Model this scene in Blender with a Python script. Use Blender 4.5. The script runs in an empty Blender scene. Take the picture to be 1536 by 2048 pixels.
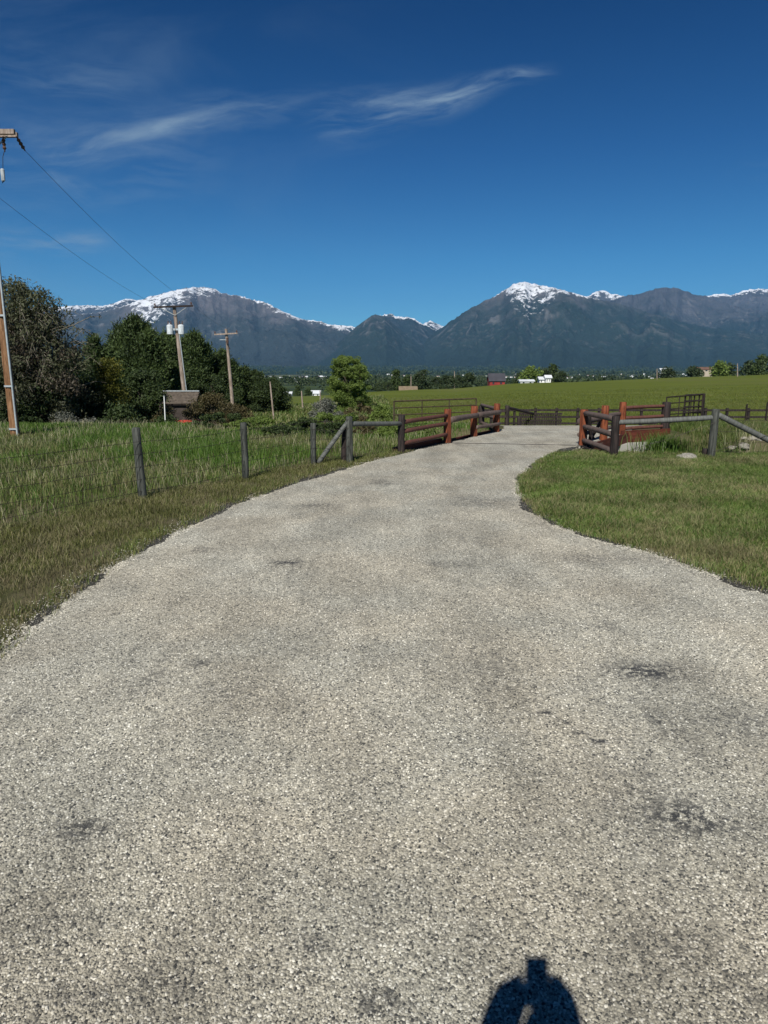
import bpy, bmesh, math, random
import numpy as np
from mathutils import Vector, Matrix
S = bpy.context.scene
C = S.collection
R = math.radians
random.seed(7)
rng = np.random.default_rng(11)

# ------------------------------------------------------------------ camera
F = 1420.0; HY = 733.0
TH = math.atan((1024 - HY) / F)
CT, ST = math.cos(TH), math.sin(TH)
CAMZ = 2.0
cd = bpy.data.cameras.new('camera'); cam = bpy.data.objects.new('camera', cd); C.objects.link(cam)
cam.location = (0, 0, CAMZ); cam.rotation_euler = (math.pi / 2 - TH, 0, 0)
cd.sensor_fit = 'VERTICAL'; cd.sensor_height = 36; cd.lens = F / 2048 * 36
cd.clip_start = 0.02; cd.clip_end = 60000
S.camera = cam

# ------------------------------------------------------------------ sun and sky
EXPO = 0.22
dv = Vector((1081 - 768, F * CT - 891 * ST, -F * ST - 891 * CT)).normalized()   # the way sunlight travels
SUN_EL = math.asin(-dv.z)
sd = bpy.data.lights.new('sun', 'SUN'); so = bpy.data.objects.new('sun', sd); C.objects.link(so)
sd.energy = 4.9; sd.angle = R(0.53); sd.color = (1.0, 0.965, 0.89)
so.rotation_euler = dv.to_track_quat('-Z', 'Y').to_euler(); so.location = (0, -20, 40)
W = bpy.data.worlds.new('World'); S.world = W; W.use_nodes = True
wn = W.node_tree; wn.nodes.clear()
sky = wn.nodes.new('ShaderNodeTexSky'); sky.sky_type = 'NISHITA'; sky.sun_disc = False
sky.sun_elevation = SUN_EL; sky.sun_rotation = math.atan2(-dv.x, -dv.y)
sky.altitude = 1800; sky.air_density = 0.9; sky.dust_density = 0.12; sky.ozone_density = 2.6
bg = wn.nodes.new('ShaderNodeBackground'); bg.inputs['Strength'].default_value = 0.06
wo = wn.nodes.new('ShaderNodeOutputWorld')
def _in(nt, sock, v):
    if isinstance(v, bpy.types.NodeSocket): nt.links.new(v, sock)
    else: sock.default_value = v
def M(nt, op, a, b=None, c=None, clamp=False):
    n = nt.nodes.new('ShaderNodeMath'); n.operation = op; n.use_clamp = clamp
    _in(nt, n.inputs[0], a)
    if b is not None: _in(nt, n.inputs[1], b)
    if c is not None: _in(nt, n.inputs[2], c)
    return n.outputs[0]
def smooth(nt, v, a, b, lo=0.0, hi=1.0):
    n = nt.nodes.new('ShaderNodeMapRange'); n.interpolation_type = 'SMOOTHSTEP'
    _in(nt, n.inputs[0], v); n.inputs[1].default_value = a; n.inputs[2].default_value = b
    n.inputs[3].default_value = lo; n.inputs[4].default_value = hi
    return n.outputs[0]
def comb(nt, x, y, z=0.0):
    n = nt.nodes.new('ShaderNodeCombineXYZ')
    for s, v in zip(n.inputs, (x, y, z)): _in(nt, s, v)
    return n.outputs[0]
def noise(nt, vec, scale, detail=4, rough=0.55, dist=0.0, lac=2.0):
    n = nt.nodes.new('ShaderNodeTexNoise'); _in(nt, n.inputs['Vector'], vec)
    n.inputs['Scale'].default_value = scale; n.inputs['Detail'].default_value = detail
    n.inputs['Roughness'].default_value = rough; n.inputs['Distortion'].default_value = dist
    n.inputs['Lacunarity'].default_value = lac
    return n.outputs[0]
def mixc(nt, f, a, b, mode='MIX'):
    n = nt.nodes.new('ShaderNodeMix'); n.data_type = 'RGBA'; n.blend_type = mode
    _in(nt, n.inputs[0], f)
    for s, v in ((n.inputs[6], a), (n.inputs[7], b)):
        if isinstance(v, bpy.types.NodeSocket): nt.links.new(v, s)
        else: s.default_value = (v[0], v[1], v[2], 1)
    return n.outputs[2]
def sky_pq(px, py):
    v = (1024 - py) / F; y = CT + v * ST; z = -ST + v * CT
    return ((px - 768) / F / y, z / y)
tc = wn.nodes.new('ShaderNodeTexCoord'); sp = wn.nodes.new('ShaderNodeSeparateXYZ')
wn.links.new(tc.outputs['Generated'], sp.inputs[0])
yy = M(wn, 'MAXIMUM', sp.outputs[1], 0.05)
P = M(wn, 'DIVIDE', sp.outputs[0], yy); Q = M(wn, 'DIVIDE', sp.outputs[2], yy)
pq = comb(wn, P, Q)
warp = noise(wn, pq, 5.0, 3, 0.55); warp2 = noise(wn, comb(wn, Q, P, 3.0), 5.0, 3, 0.55)
Pw = M(wn, 'ADD', P, M(wn, 'MULTIPLY', M(wn, 'SUBTRACT', warp, 0.5), 0.03))
Qw = M(wn, 'ADD', Q, M(wn, 'MULTIPLY', M(wn, 'SUBTRACT', warp2, 0.5), 0.035))
total = None
#  cirrus streaks: start, end, half width at each end, strength
for (a, b, w0, w1, st) in [
        ((630, 262), (1000, 170), 70, 34, 0.85), ((800, 204), (1100, 146), 30, 22, .9), ((720, 228), (930, 182), 18, 18, .8), ((620, 215), (860, 190), 26, 20, .35),
        ((330, 228), (800, 196), 50, 34, 0.32), ((60, 315), (640, 190), 26, 18, 0.42), ((40, 330), (470, 225), 90, 44, 0.34),
        ((60, 310), (420, 250), 22, 18, 0.5), ((-60, 475), (230, 490), 50, 30, 0.8),
        ((-60, 150), (330, 190), 90, 70, 0.28), ((90, 340), (190, 410), 22, 14, 0.5),
        ((420, 262), (560, 245), 16, 14, 0.32), ((-150, 330), (420, 330), 150, 110, 0.30),
        ((1450, 350), (1750, 330), 22, 26, 0.14), ((640, 478), (760, 466), 10, 10, 0.14)]:
    A = Vector(sky_pq(*a)); B = Vector(sky_pq(*b)); L = (B - A).length; d = (B - A) / L
    dx = M(wn, 'SUBTRACT', Pw, A.x); dy = M(wn, 'SUBTRACT', Qw, A.y)
    t = M(wn, 'DIVIDE', M(wn, 'ADD', M(wn, 'MULTIPLY', dx, d.x), M(wn, 'MULTIPLY', dy, d.y)), L)
    s = M(wn, 'SUBTRACT', M(wn, 'MULTIPLY', dy, d.x), M(wn, 'MULTIPLY', dx, d.y))
    wid = M(wn, 'ADD', M(wn, 'MULTIPLY', t, (w1 - w0) / F), w0 / F)
    wid = M(wn, 'MAXIMUM', wid, 0.004)
    k = M(wn, 'ABSOLUTE', M(wn, 'DIVIDE', s, wid))
    m = smooth(wn, k, 0.0, 1.0, 1.0, 0.0)
    m = M(wn, 'MULTIPLY', m, smooth(wn, t, -0.15, 0.35)); m = M(wn, 'MULTIPLY', m, smooth(wn, t, 0.75, 1.1, 1.0, 0.0))
    fib = noise(wn, comb(wn, M(wn, 'ADD', M(wn, 'MULTIPLY', t, L * 9), M(wn, 'MULTIPLY', s, 12)), M(wn, 'MULTIPLY', s, 46), a[0] * .01), 1.0, 6, 0.62, 0.5)
    m = M(wn, 'MULTIPLY', m, smooth(wn, fib, 0.36, 0.76)); m = M(wn, 'MULTIPLY', m, st)
    total = m if total is None else M(wn, 'ADD', total, m)
veil = M(wn, 'MULTIPLY', smooth(wn, noise(wn, comb(wn, M(wn, 'MULTIPLY', P, 1.5), M(wn, 'MULTIPLY', Q, 5)), 1.6, 5, 0.6, 0.8), 0.42, 0.8), smooth(wn, P, -0.6, 0.25, 0.24, 0.0))
total = M(wn, 'ADD', total, veil)
total = M(wn, 'MULTIPLY', M(wn, 'MULTIPLY', total, smooth(wn, sp.outputs[1], 0.1, 0.3)), 1.0, clamp=True)
tr_ = wn.nodes.new('ShaderNodeValToRGB'); wn.links.new(sp.outputs[2], tr_.inputs[0]); el = tr_.color_ramp.elements
for k_ in range(3): el.new(.5)
for e_, (p_, c_) in zip(el, [(0, (.42, .83, 1.04)), (.137, (.25, .72, 1.0)), (.26, (.12, .50, .86)), (.40, (.025, .31, .66)), (1, (.02, .28, .60))]): e_.position = p_; e_.color = (*c_, 1)
skc = mixc(wn, 1.0, sky.outputs[0], tr_.outputs[0], 'MULTIPLY')
col = mixc(wn, M(wn, 'MULTIPLY', total, 0.80), skc, (3.4, 4.9, 6.6))
wn.links.new(col, bg.inputs[0]); wn.links.new(bg.outputs[0], wo.inputs[0])
S.view_settings.view_transform = 'Standard'; S.view_settings.look = 'None'
S.view_settings.exposure = EXPO; S.view_settings.gamma = 1
S.render.engine = 'CYCLES'
S.cycles.volume_bounces = 0; S.cycles.max_bounces = 6; S.cycles.transparent_max_bounces = 8

# ------------------------------------------------------------------ helpers
def tag(o, label=None, cat=None, group=None, kind=None):
    if label: o['label'] = label
    if cat: o['category'] = cat
    if group: o['group'] = group
    if kind: o['kind'] = kind
    return o
def empty(name, loc, label, cat, group=None):
    o = bpy.data.objects.new(name, None); C.objects.link(o); o.location = loc
    o.empty_display_size = 0.2
    return tag(o, label, cat, group)
def link(name, me, parent=None, loc=None):
    o = bpy.data.objects.new(name, me); C.objects.link(o)
    if parent is not None: o.parent = parent
    if loc is not None: o.location = loc
    return o
def np_mesh(name, V, Fc, mat, parent=None, smoothf=False, attrs=None, origin=None):
    """one mesh object from numpy arrays; Fc is one (M,k) array or a list of them"""
    V = np.asarray(V, dtype=np.float64).reshape(-1, 3)
    if parent is not None: V = V - np.array(wloc(parent))
    if origin is not None: V = V - np.array(origin)
    if not isinstance(Fc, list): Fc = [Fc]
    Fc = [np.asarray(f, dtype=np.int32) for f in Fc if len(f)]
    me = bpy.data.meshes.new(name)
    me.vertices.add(len(V)); me.vertices.foreach_set('co', V.astype(np.float32).ravel())
    idx = np.concatenate([f.ravel() for f in Fc]); tot = np.concatenate([np.full(len(f), f.shape[1], np.int32) for f in Fc])
    start = np.concatenate([[0], np.cumsum(tot)[:-1]]).astype(np.int32)
    me.loops.add(len(idx)); me.loops.foreach_set('vertex_index', idx)
    me.polygons.add(len(tot)); me.polygons.foreach_set('loop_start', start); me.polygons.foreach_set('loop_total', tot)
    if smoothf: me.polygons.foreach_set('use_smooth', np.ones(len(tot), dtype=bool))
    me.update(calc_edges=True); me.validate()
    for k, a in (attrs or {}).items():
        at_ = me.attributes.new(k, 'FLOAT', 'POINT'); at_.data.foreach_set('value', np.asarray(a, dtype=np.float32).ravel())
    if mat: me.materials.append(mat)
    return link(name, me, parent, origin)
def wloc(o):
    v = Vector((0, 0, 0))
    while o is not None: v = v + Vector(o.location); o = o.parent
    return v
class MB:
    """collects boxes and tapered round timbers into one mesh"""
    def __init__(s): s.v = []; s.f = []
    def quad(s, *p):
        n = len(s.v); s.v += [tuple(q) for q in p]; s.f.append(tuple(range(n, n + len(p)))); return s
    def box(s, c, size, rot=None):
        c = Vector(c); n = len(s.v); rot = rot or Matrix.Identity(3)
        for z in (-.5, .5):
            for x, y in ((-.5, -.5), (.5, -.5), (.5, .5), (-.5, .5)):
                s.v.append(tuple(c + rot @ Vector((x * size[0], y * size[1], z * size[2]))))
        for f in ((0, 3, 2, 1), (4, 5, 6, 7), (0, 1, 5, 4), (1, 2, 6, 5), (2, 3, 7, 6), (3, 0, 4, 7)):
            s.f.append(tuple(n + i for i in f))
        return s
    def tube(s, pts, rad, seg=10, wob=0.0, cap=True):
        pts = [Vector(p) for p in pts]; n0 = len(s.v)
        if not hasattr(rad, '__len__'): rad = [rad] * len(pts)
        lob = [1 + random.uniform(-wob, wob) for _ in range(seg)]
        for i, p in enumerate(pts):
            d = (pts[min(i + 1, len(pts) - 1)] - pts[max(i - 1, 0)]).normalized()
            a = Vector((0, 0, 1)) if abs(d.z) < .9 else Vector((1, 0, 0))
            u = d.cross(a).normalized(); w = d.cross(u)
            for k in range(seg):
                t = 2 * math.pi * k / seg; r = rad[i] * lob[k] * (1 + random.uniform(-wob, wob) * .4)
                s.v.append(tuple(p + (u * math.cos(t) + w * math.sin(t)) * r))
        for i in range(len(pts) - 1):
            for k in range(seg):
                a = n0 + i * seg + k; b = n0 + i * seg + (k + 1) % seg
                s.f.append((a, b, b + seg, a + seg))
        if cap:
            s.f.append(tuple(n0 + k for k in range(seg))[::-1]); s.f.append(tuple(n0 + (len(pts) - 1) * seg + k for k in range(seg)))
        return s
    def log(s, p0, p1, r0, r1=None, seg=14, wob=0.05, bow=0.01, cham=0.012):
        p0 = Vector(p0); p1 = Vector(p1); r1 = r1 or r0; n = 7; L = (p1 - p0).length
        side = Vector((random.uniform(-1, 1), random.uniform(-1, 1), random.uniform(-1, 1))) * bow
        pts = [p0]; rad = [r0 - cham]
        for i in range(n):
            t = i / (n - 1); t = (cham + t * (L - 2 * cham)) / L
            pts.append(p0.lerp(p1, t) + side * math.sin(math.pi * t)); rad.append(r0 + (r1 - r0) * t)
        pts.append(p1); rad.append(r1 - cham)
        return s.tube(pts, rad, seg, wob)
    def build(s, name, mat, parent=None, smoothf=False, angle=None, origin=None):
        off = wloc(parent) if parent is not None else Vector(origin or (0, 0, 0))
        me = bpy.data.meshes.new(name)
        me.from_pydata([tuple(Vector(v) - off) for v in s.v], [], s.f); me.materials.append(mat)
        if smoothf:
            me.polygons.foreach_set('use_smooth', [True] * len(me.polygons))
            bm = bmesh.new(); bm.from_mesh(me)
            for e in bm.edges:
                if len(e.link_faces) == 2 and e.calc_face_angle(0) > R(angle or 50): e.smooth = False
            bm.to_mesh(me); bm.free()
        me.update()
        o = link(name, me, parent)
        if parent is None: o.location = off
        return o
def copy_tree(o, parent=None):
    c = o.copy(); C.objects.link(c); c.parent = parent
    for ch in list(o.children): copy_tree(ch, c)
    return c
def rowt(py):            # downward slope (z drop per metre of y) seen at an image row
    v = (1024 - py) / F
    return -(-ST + v * CT) / (CT + v * ST)
def xat(px, Y, z): return (px - 768) / F * (Y * CT - (z - CAMZ) * ST)
def g0(px, py, z=0.0):   # point of the picture standing on level z
    Y = (CAMZ - z) / rowt(py); return (xat(px, Y, z), Y)

# value noise
def _h(ix, iy, seed):
    n = (ix.astype(np.int64) * 374761393 + iy.astype(np.int64) * 668265263 + seed * 1442695041) & 0x7fffffff
    n = ((n ^ (n >> 13)) * 1274126177) & 0x7fffffff
    return ((n ^ (n >> 16)) & 0xffff) / 65535.0
def vn(x, y, seed=0):
    ix = np.floor(x); iy = np.floor(y); fx = x - ix; fy = y - iy
    fx = fx * fx * fx * (fx * (fx * 6 - 15) + 10); fy = fy * fy * fy * (fy * (fy * 6 - 15) + 10)
    a = _h(ix, iy, seed); b = _h(ix + 1, iy, seed); c = _h(ix, iy + 1, seed); d = _h(ix + 1, iy + 1, seed)
    return (a + (b - a) * fx) * (1 - fy) + (c + (d - c) * fx) * fy
def fbm(x, y, o=4, seed=0, g=0.5):
    s = 0; a = 1; t = 0
    for i in range(o): s = s + a * vn(x * 2 ** i + 17.3 * i, y * 2 ** i - 9.1 * i, seed + i); t += a; a *= g
    return s / t
def ridged(x, y, o=5, seed=0, g=0.5):
    s = 0; a = 1; t = 0; w = 1
    for i in range(o):
        n = 1 - np.abs(2 * vn(x * 2 ** i + 31.7 * i, y * 2 ** i + 11.9 * i, seed + i) - 1)
        n = n * n; s = s + a * n * w; w = np.clip(n * 1.4, 0, 1); t += a; a *= g
    return s / t
def sst(x, a, b):
    t = np.clip((x - a) / (b - a), 0, 1); return t * t * (3 - 2 * t)

# ------------------------------------------------------------------ the lie of the land
DITCH = np.array([(-40, 38), (-14, 30), (-6, 26.3), (0, 23.0), (3.6, 21.0), (6.1, 19.6), (7.4, 18.2), (9.5, 17.75), (13, 17.8), (20, 18.2), (40, 19)], float)
DW1 = np.array([(6.5, 18.5), (8.2, 19.4)], float); DW2 = np.array([(7.0, 19.6), (8.3, 20.3)], float)
def pdist(x, y, poly):
    d = np.full(np.shape(x), 1e9)
    for a, b in zip(poly[:-1], poly[1:]):
        ab = b - a; t = np.clip(((x - a[0]) * ab[0] + (y - a[1]) * ab[1]) / (ab @ ab), 0, 1)
        d = np.minimum(d, np.hypot(x - a[0] - t * ab[0], y - a[1] - t * ab[1]))
    return d
CR = [  # picture column of the field's far brow, its row, its distance
    (-200, 812, 150), (560, 806, 150), (640, 800, 150), (740, 790, 122), (900, 782, 140), (1030, 768, 160),
    (1150, 764, 180), (1350, 755, 205), (1536, 748, 230), (2000, 742, 260)]
cs = [(c - 768) / F for c, _, _ in CR]; cyc = [d for *_, d in CR]; czc = [2 - d * rowt(r) for _, r, d in CR]
VY = [0, 150, 300, 700, 1500, 3000, 6000, 9500, 30000]; VZ = [-5, -6, -10.5, -17, -27, -42, -52, 30, 60]
def hbase(x, y):
    x = np.asarray(x, float); y = np.asarray(y, float)
    s = np.clip(x / np.maximum(y, 20), -.9, .9)
    yc = np.interp(s, cs, cyc); zc = np.interp(s, cs, czc)
    near = -1.05 * sst(y, 23.9, 34)
    field = -1.05 + (zc + 1.05) * np.clip((y - 34) / (yc - 34), 0, 1)
    z = np.where(y < 34, near, field)
    val = np.interp(y, VY, VZ)
    k = sst(y, yc, yc + 110)
    z = z * (1 - k) + np.minimum(val, z) * k
    far = sst(y, 300, 900)
    return z + far * (fbm(x / 420, y / 420, 4, 5) - .5) * 10 + sst(y, 45, 90) * (fbm(x / 30, y / 30, 3, 9) - .5) * .5 * (1 - far)
# edges of the driveway
LE = [(-30, -9), (-12, -5), (-5, -2.2), (-3.4, 1.5), (-2.75, 3.4)] + [g0(*p) for p in [(0, 1312), (60, 1255), (130, 1205), (200, 1150), (300, 1090), (400, 1040), (450, 1015), (520, 990), (600, 962), (700, 935), (800, 908), (895, 886)]]
RE = [(30, -9), (30, -1.5), (14, 0.2), (8, 2.2), (5.0, 4.4)] + [g0(*p) for p in [(1536, 1188), (1430, 1150), (1300, 1105), (1200, 1080), (1120, 1055), (1075, 1030), (1045, 1000), (1035, 970), (1045, 950), (1075, 925), (1110, 905), (1165, 891)]]
L1 = Vector((*g0(895, 886), 0)); L2 = Vector((*g0(948, 873), 0)); L3 = Vector((*g0(992, 864), 0))
R1 = Vector((*g0(1165, 891), 0)); R2 = Vector((*g0(1207, 880), 0)); R3 = Vector((*g0(1243, 868), 0))
LE += [(L3.x, L3.y), (4.3, 24.6), (3.2, 27.5), (-2, 29.3), (-12, 31.5), (-12, 35.0), (0, 33.0), (8, 32.6)]
RE += [(R3.x, R3.y), (9.2, 25.0), (11.5, 27.3), (20, 28.5), (30, 29.0), (30, 32.5), (16, 32.4)]
def chaikin(p, n=3):
    p = [tuple(map(float, q)) for q in p]
    for _ in range(n):
        q = [p[0]]
        for a, b in zip(p[:-1], p[1:]): q += [(a[0] * .75 + b[0] * .25, a[1] * .75 + b[1] * .25), (a[0] * .25 + b[0] * .75, a[1] * .25 + b[1] * .75)]
        p = q + [p[-1]]
    return p
LE = chaikin(LE, 3); RE = chaikin(RE, 3)
ROAD = np.array(LE + RE[::-1], float)
def inpoly(x, y, poly):
    r = np.zeros(np.shape(x), bool); n = len(poly)
    for i in range(n):
        x0, y0 = poly[i]; x1, y1 = poly[(i + 1) % n]
        if y0 == y1: continue
        c = ((y0 > y) != (y1 > y)) & (x < (x1 - x0) * (y - y0) / (y1 - y0) + x0); r ^= c
    return r
RCL = np.vstack([ROAD, ROAD[:1]])
def rdist(x, y):     # distance to the driveway's edge, negative inside
    u = np.clip((np.asarray(x, float) + 32) / .1, 0, _RG.shape[1] - 1.01); v = np.clip((np.asarray(y, float) + 11) / .1, 0, _RG.shape[0] - 1.01)
    i = u.astype(int); j = v.astype(int); fu = u - i; fv = v - j
    return (_RG[j, i] * (1 - fu) + _RG[j, i + 1] * fu) * (1 - fv) + (_RG[j + 1, i] * (1 - fu) + _RG[j + 1, i + 1] * fu) * fv
_gx, _gy = np.meshgrid(np.arange(-32, 32, .1), np.arange(-11, 38, .1)); _c = RCL[::3] if len(RCL) > 600 else RCL
_RG = pdist(_gx, _gy, RCL); _RG = np.where(inpoly(_gx, _gy, ROAD), -_RG, _RG)
def H(x, y):
    x = np.asarray(x, float); y = np.asarray(y, float)
    z = hbase(x, y)
    d = np.minimum(pdist(x, y, DITCH), np.minimum(pdist(x, y, DW1), pdist(x, y, DW2))) + (fbm(x / 1.5, y / 1.5, 3, 3) - .5) * .7
    z = z - 1.0 * (1 - sst(d, .45, 1.75))
    nr = sst(y, 60, 40)
    z = z + nr * ((fbm(x / 2.2, y / 2.2, 3, 21) - .5) * .10) * sst(rdist(x, y), .05, 1.2)
    # pasture beyond the wire fence is a little rougher and sinks slightly
    return z
def h1(x, y): return float(H(np.array([x]), np.array([y]))[0])

# ------------------------------------------------------------------ materials
def mat(name):
    m = bpy.data.materials.new(name); m.use_nodes = True
    nt = m.node_tree; b = nt.nodes['Principled BSDF']
    b.inputs['Specular IOR Level'].default_value = 0.25; b.inputs['Roughness'].default_value = 0.85
    return m, nt, b
def geo(nt): return nt.nodes.new('ShaderNodeNewGeometry')
def objc(nt): return nt.nodes.new('ShaderNodeTexCoord').outputs['Object']
def scale3(nt, vec, s):
    n = nt.nodes.new('ShaderNodeVectorMath'); n.operation = 'MULTIPLY'; _in(nt, n.inputs[0], vec); n.inputs[1].default_value = s
    return n.outputs[0]
def bump(nt, b, h, st, dist):
    n = nt.nodes.new('ShaderNodeBump'); n.inputs['Strength'].default_value = st; n.inputs['Distance'].default_value = dist
    nt.links.new(h, n.inputs['Height']); nt.links.new(n.outputs[0], b.inputs['Normal']); return n
def ramp(nt, f, stops):
    n = nt.nodes.new('ShaderNodeValToRGB'); _in(nt, n.inputs[0], f); e = n.color_ramp.elements
    while len(e) < len(stops): e.new(.5)
    for q, (p, c) in zip(e, stops): q.position = p; q.color = (c[0], c[1], c[2], 1)
    return n.outputs[0]
def simple(name, col, rough=.7, var=.25, sc=6, metal=0, bmp=0.15, stretch=None):
    m, nt, b = mat(name); v = objc(nt)
    if stretch: v = scale3(nt, v, stretch)
    f = noise(nt, v, sc, 5, .6)
    c = mixc(nt, smooth(nt, f, .3, .7), [k * (1 - var) for k in col], [min(1, k * (1 + var)) for k in col])
    nt.links.new(c, b.inputs['Base Color']); b.inputs['Roughness'].default_value = rough; b.inputs['Metallic'].default_value = metal
    if bmp: bump(nt, b, f, bmp, .01)
    return m
def leafmat(name, dark, light, tr=.25, sc=.8):
    m, nt, b = mat(name); g = geo(nt)
    rnd = g.outputs['Random Per Island']; cl = smooth(nt, noise(nt, g.outputs['Position'], sc, 3, .6), .32, .68)
    f = M(nt, 'ADD', M(nt, 'MULTIPLY', rnd, .6), M(nt, 'MULTIPLY', cl, .4))
    c = mixc(nt, f, dark, light); nt.links.new(c, b.inputs['Base Color']); b.inputs['Roughness'].default_value = .6
    t = nt.nodes.new('ShaderNodeBsdfTranslucent'); nt.links.new(mixc(nt, 1, c, (1.25, 1.35, .7), 'MULTIPLY'), t.inputs[0])
    mx = nt.nodes.new('ShaderNodeMixShader'); mx.inputs[0].default_value = tr
    nt.links.new(b.outputs[0], mx.inputs[1]); nt.links.new(t.outputs[0], mx.inputs[2])
    nt.links.new(mx.outputs[0], nt.nodes['Material Output'].inputs[0]); return m

def gravel_mat(name='gravel', stones=False):
    m, nt, b = mat(name); pos = geo(nt).outputs['Position']
    g = geo(nt)
    big = noise(nt, pos, .55, 4, .6); mid = noise(nt, pos, 3.2, 5, .65)
    stonecol = [(0.0, (.035, .037, .038)), (.10, (.10, .10, .095)), (.25, (.26, .248, .212)), (.5, (.40, .380, .320)), (.8, (.50, .473, .400)), (1.0, (.76, .74, .67))]
    if stones:
        c = ramp(nt, g.outputs['Random Per Island'], stonecol); hgt = noise(nt, pos, 300, 2, .6)
    else:
        v1 = nt.nodes.new('ShaderNodeTexVoronoi'); v1.inputs['Scale'].default_value = 100; nt.links.new(pos, v1.inputs['Vector'])
        sep = nt.nodes.new('ShaderNodeSeparateColor'); nt.links.new(v1.outputs['Color'], sep.inputs[0])
        v2 = nt.nodes.new('ShaderNodeTexVoronoi'); v2.inputs['Scale'].default_value = 44; nt.links.new(pos, v2.inputs['Vector'])
        sep2 = nt.nodes.new('ShaderNodeSeparateColor'); nt.links.new(v2.outputs['Color'], sep2.inputs[0])
        val = M(nt, 'ADD', M(nt, 'MULTIPLY', sep.outputs[0], .72), M(nt, 'MULTIPLY', sep2.outputs[1], .28))
        c = ramp(nt, val, stonecol)
        gap = smooth(nt, v1.outputs['Distance'], .42, .75)
        c = mixc(nt, M(nt, 'MULTIPLY', gap, .35), c, (.10, .097, .085))
        hgt = M(nt, 'ADD', M(nt, 'MULTIPLY', v1.outputs['Distance'], -1.0), M(nt, 'MULTIPLY', v2.outputs['Distance'], -.5))
    # worn places where the chips have come off and the dark binder shows
    sepx = nt.nodes.new('ShaderNodeSeparateXYZ'); nt.links.new(pos, sepx.inputs[0]); X, Y = sepx.outputs[0], sepx.outputs[1]
    mask = M(nt, 'MULTIPLY', smooth(nt, noise(nt, scale3(nt, pos, (1.3, .35, 1)), 1.1, 4, .6), .56, .74), .30)
    for (px, py, rx, ry, st) in [(572, 1126, .16, .12, .8), (405, 1101, .14, .12, .6), (640, 1012, .35, .3, .5), (765, 966, .22, .3, .6), (975, 1005, .5, .45, .45), (900, 1130, .25, .14, .4),
                                 (1300, 1345, .30, .16, .75), (1195, 1482, .045, .03, 1.1), (1160, 1466, .05, .025, .9), (1125, 1446, .05, .03, .9), (1092, 1428, .05, .03, .8), (1055, 1403, .05, .025, .7), (1015, 1378, .05, .025, .6), (1250, 1482, .04, .02, .6), (1410, 1640, .22, .12, .6), (1200, 1255, .2, .12, .4), (1500, 1450, .5, .2, .35),
                                 (400, 1330, .12, .1, .5), (170, 1660, .16, .08, .6), (620, 1890, .07, .04, .6), (230, 1990, .3, .08, .3), (760, 2010, .10, .06, .5), (1330, 1900, .18, .1, .4), (1100, 960, .5, .5, .25),
                                 (880, 880, .6, 2.0, .25), (1180, 1120, .45, .3, .4), (490, 1390, .4, .3, .3), (100, 1850, .2, .1, .3), (1520, 1990, .14, .1, .4), (950, 1320, .5, .35, .25), (1280, 1600, .3, .6, .3)]:
        x0, y0 = g0(px, py)
        dx = M(nt, 'DIVIDE', M(nt, 'SUBTRACT', X, x0), rx); dy = M(nt, 'DIVIDE', M(nt, 'SUBTRACT', Y, y0), ry)
        rr = M(nt, 'ADD', M(nt, 'MULTIPLY', dx, dx), M(nt, 'MULTIPLY', dy, dy))
        mask = M(nt, 'ADD', mask, M(nt, 'MULTIPLY', M(nt, 'EXPONENT', M(nt, 'MULTIPLY', rr, -1.0)), st * .8))
    spk = smooth(nt, M(nt, 'ADD', noise(nt, pos, 24, 4, .75), M(nt, 'MULTIPLY', mid, .35)), .60, .76)
    worn = M(nt, 'MULTIPLY', M(nt, 'MULTIPLY', mask, M(nt, 'ADD', M(nt, 'MULTIPLY', spk, 1.9), .06)), 1.0, clamp=True)
    c = mixc(nt, worn, c, (.055, .056, .058))
    wav = smooth(nt, noise(nt, scale3(nt, pos, (1, .7, 1)), 1.3, 4, .6), .3, .72, .80, 1.12)
    wav = M(nt, 'MULTIPLY', wav, smooth(nt, noise(nt, scale3(nt, pos, (2.2, .22, 1)), 1.0, 3, .6), .35, .65, .91, 1.05))
    yq = M(nt, 'MAXIMUM', M(nt, 'SUBTRACT', Y, 8.0), 0.0); tt_ = M(nt, 'SUBTRACT', M(nt, 'SUBTRACT', X, M(nt, 'MULTIPLY', M(nt, 'MULTIPLY', yq, yq), .028)), M(nt, 'MULTIPLY', M(nt, 'SUBTRACT', noise(nt, scale3(nt, pos, (0, 1, 0)), .35, 2, .5), .5), .6))
    wt = M(nt, 'SUBTRACT', M(nt, 'ABSOLUTE', tt_), .78); wt = M(nt, 'EXPONENT', M(nt, 'MULTIPLY', M(nt, 'MULTIPLY', wt, wt), -14.0))
    wav = M(nt, 'MULTIPLY', wav, M(nt, 'SUBTRACT', 1.02, M(nt, 'MULTIPLY', M(nt, 'MULTIPLY', wt, smooth(nt, noise(nt, scale3(nt, pos, (3, .5, 1)), 1.5, 4, .65), .35, .6)), .13)))
    tint = smooth(nt, noise(nt, pos, .8, 2, .5), .35, .65)
    c = mixc(nt, 1.0, c, mixc(nt, tint, (1.02, 1.0, .965), (.985, 1.0, 1.0)), 'MULTIPLY')
    c = mixc(nt, 1.0, c, comb(nt, wav, wav, wav), 'MULTIPLY')
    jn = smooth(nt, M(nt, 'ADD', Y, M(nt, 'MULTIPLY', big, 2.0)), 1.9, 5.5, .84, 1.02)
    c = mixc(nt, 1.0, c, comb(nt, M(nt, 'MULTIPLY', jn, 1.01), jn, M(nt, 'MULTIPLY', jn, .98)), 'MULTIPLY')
    nt.links.new(c, b.inputs['Base Color']); b.inputs['Roughness'].default_value = .8
    bump(nt, b, hgt, .6 if not stones else .3, .005 if not stones else .0008)
    return m
m_gravel = gravel_mat(); m_stone = gravel_mat('gravel_chips', True)

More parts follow.
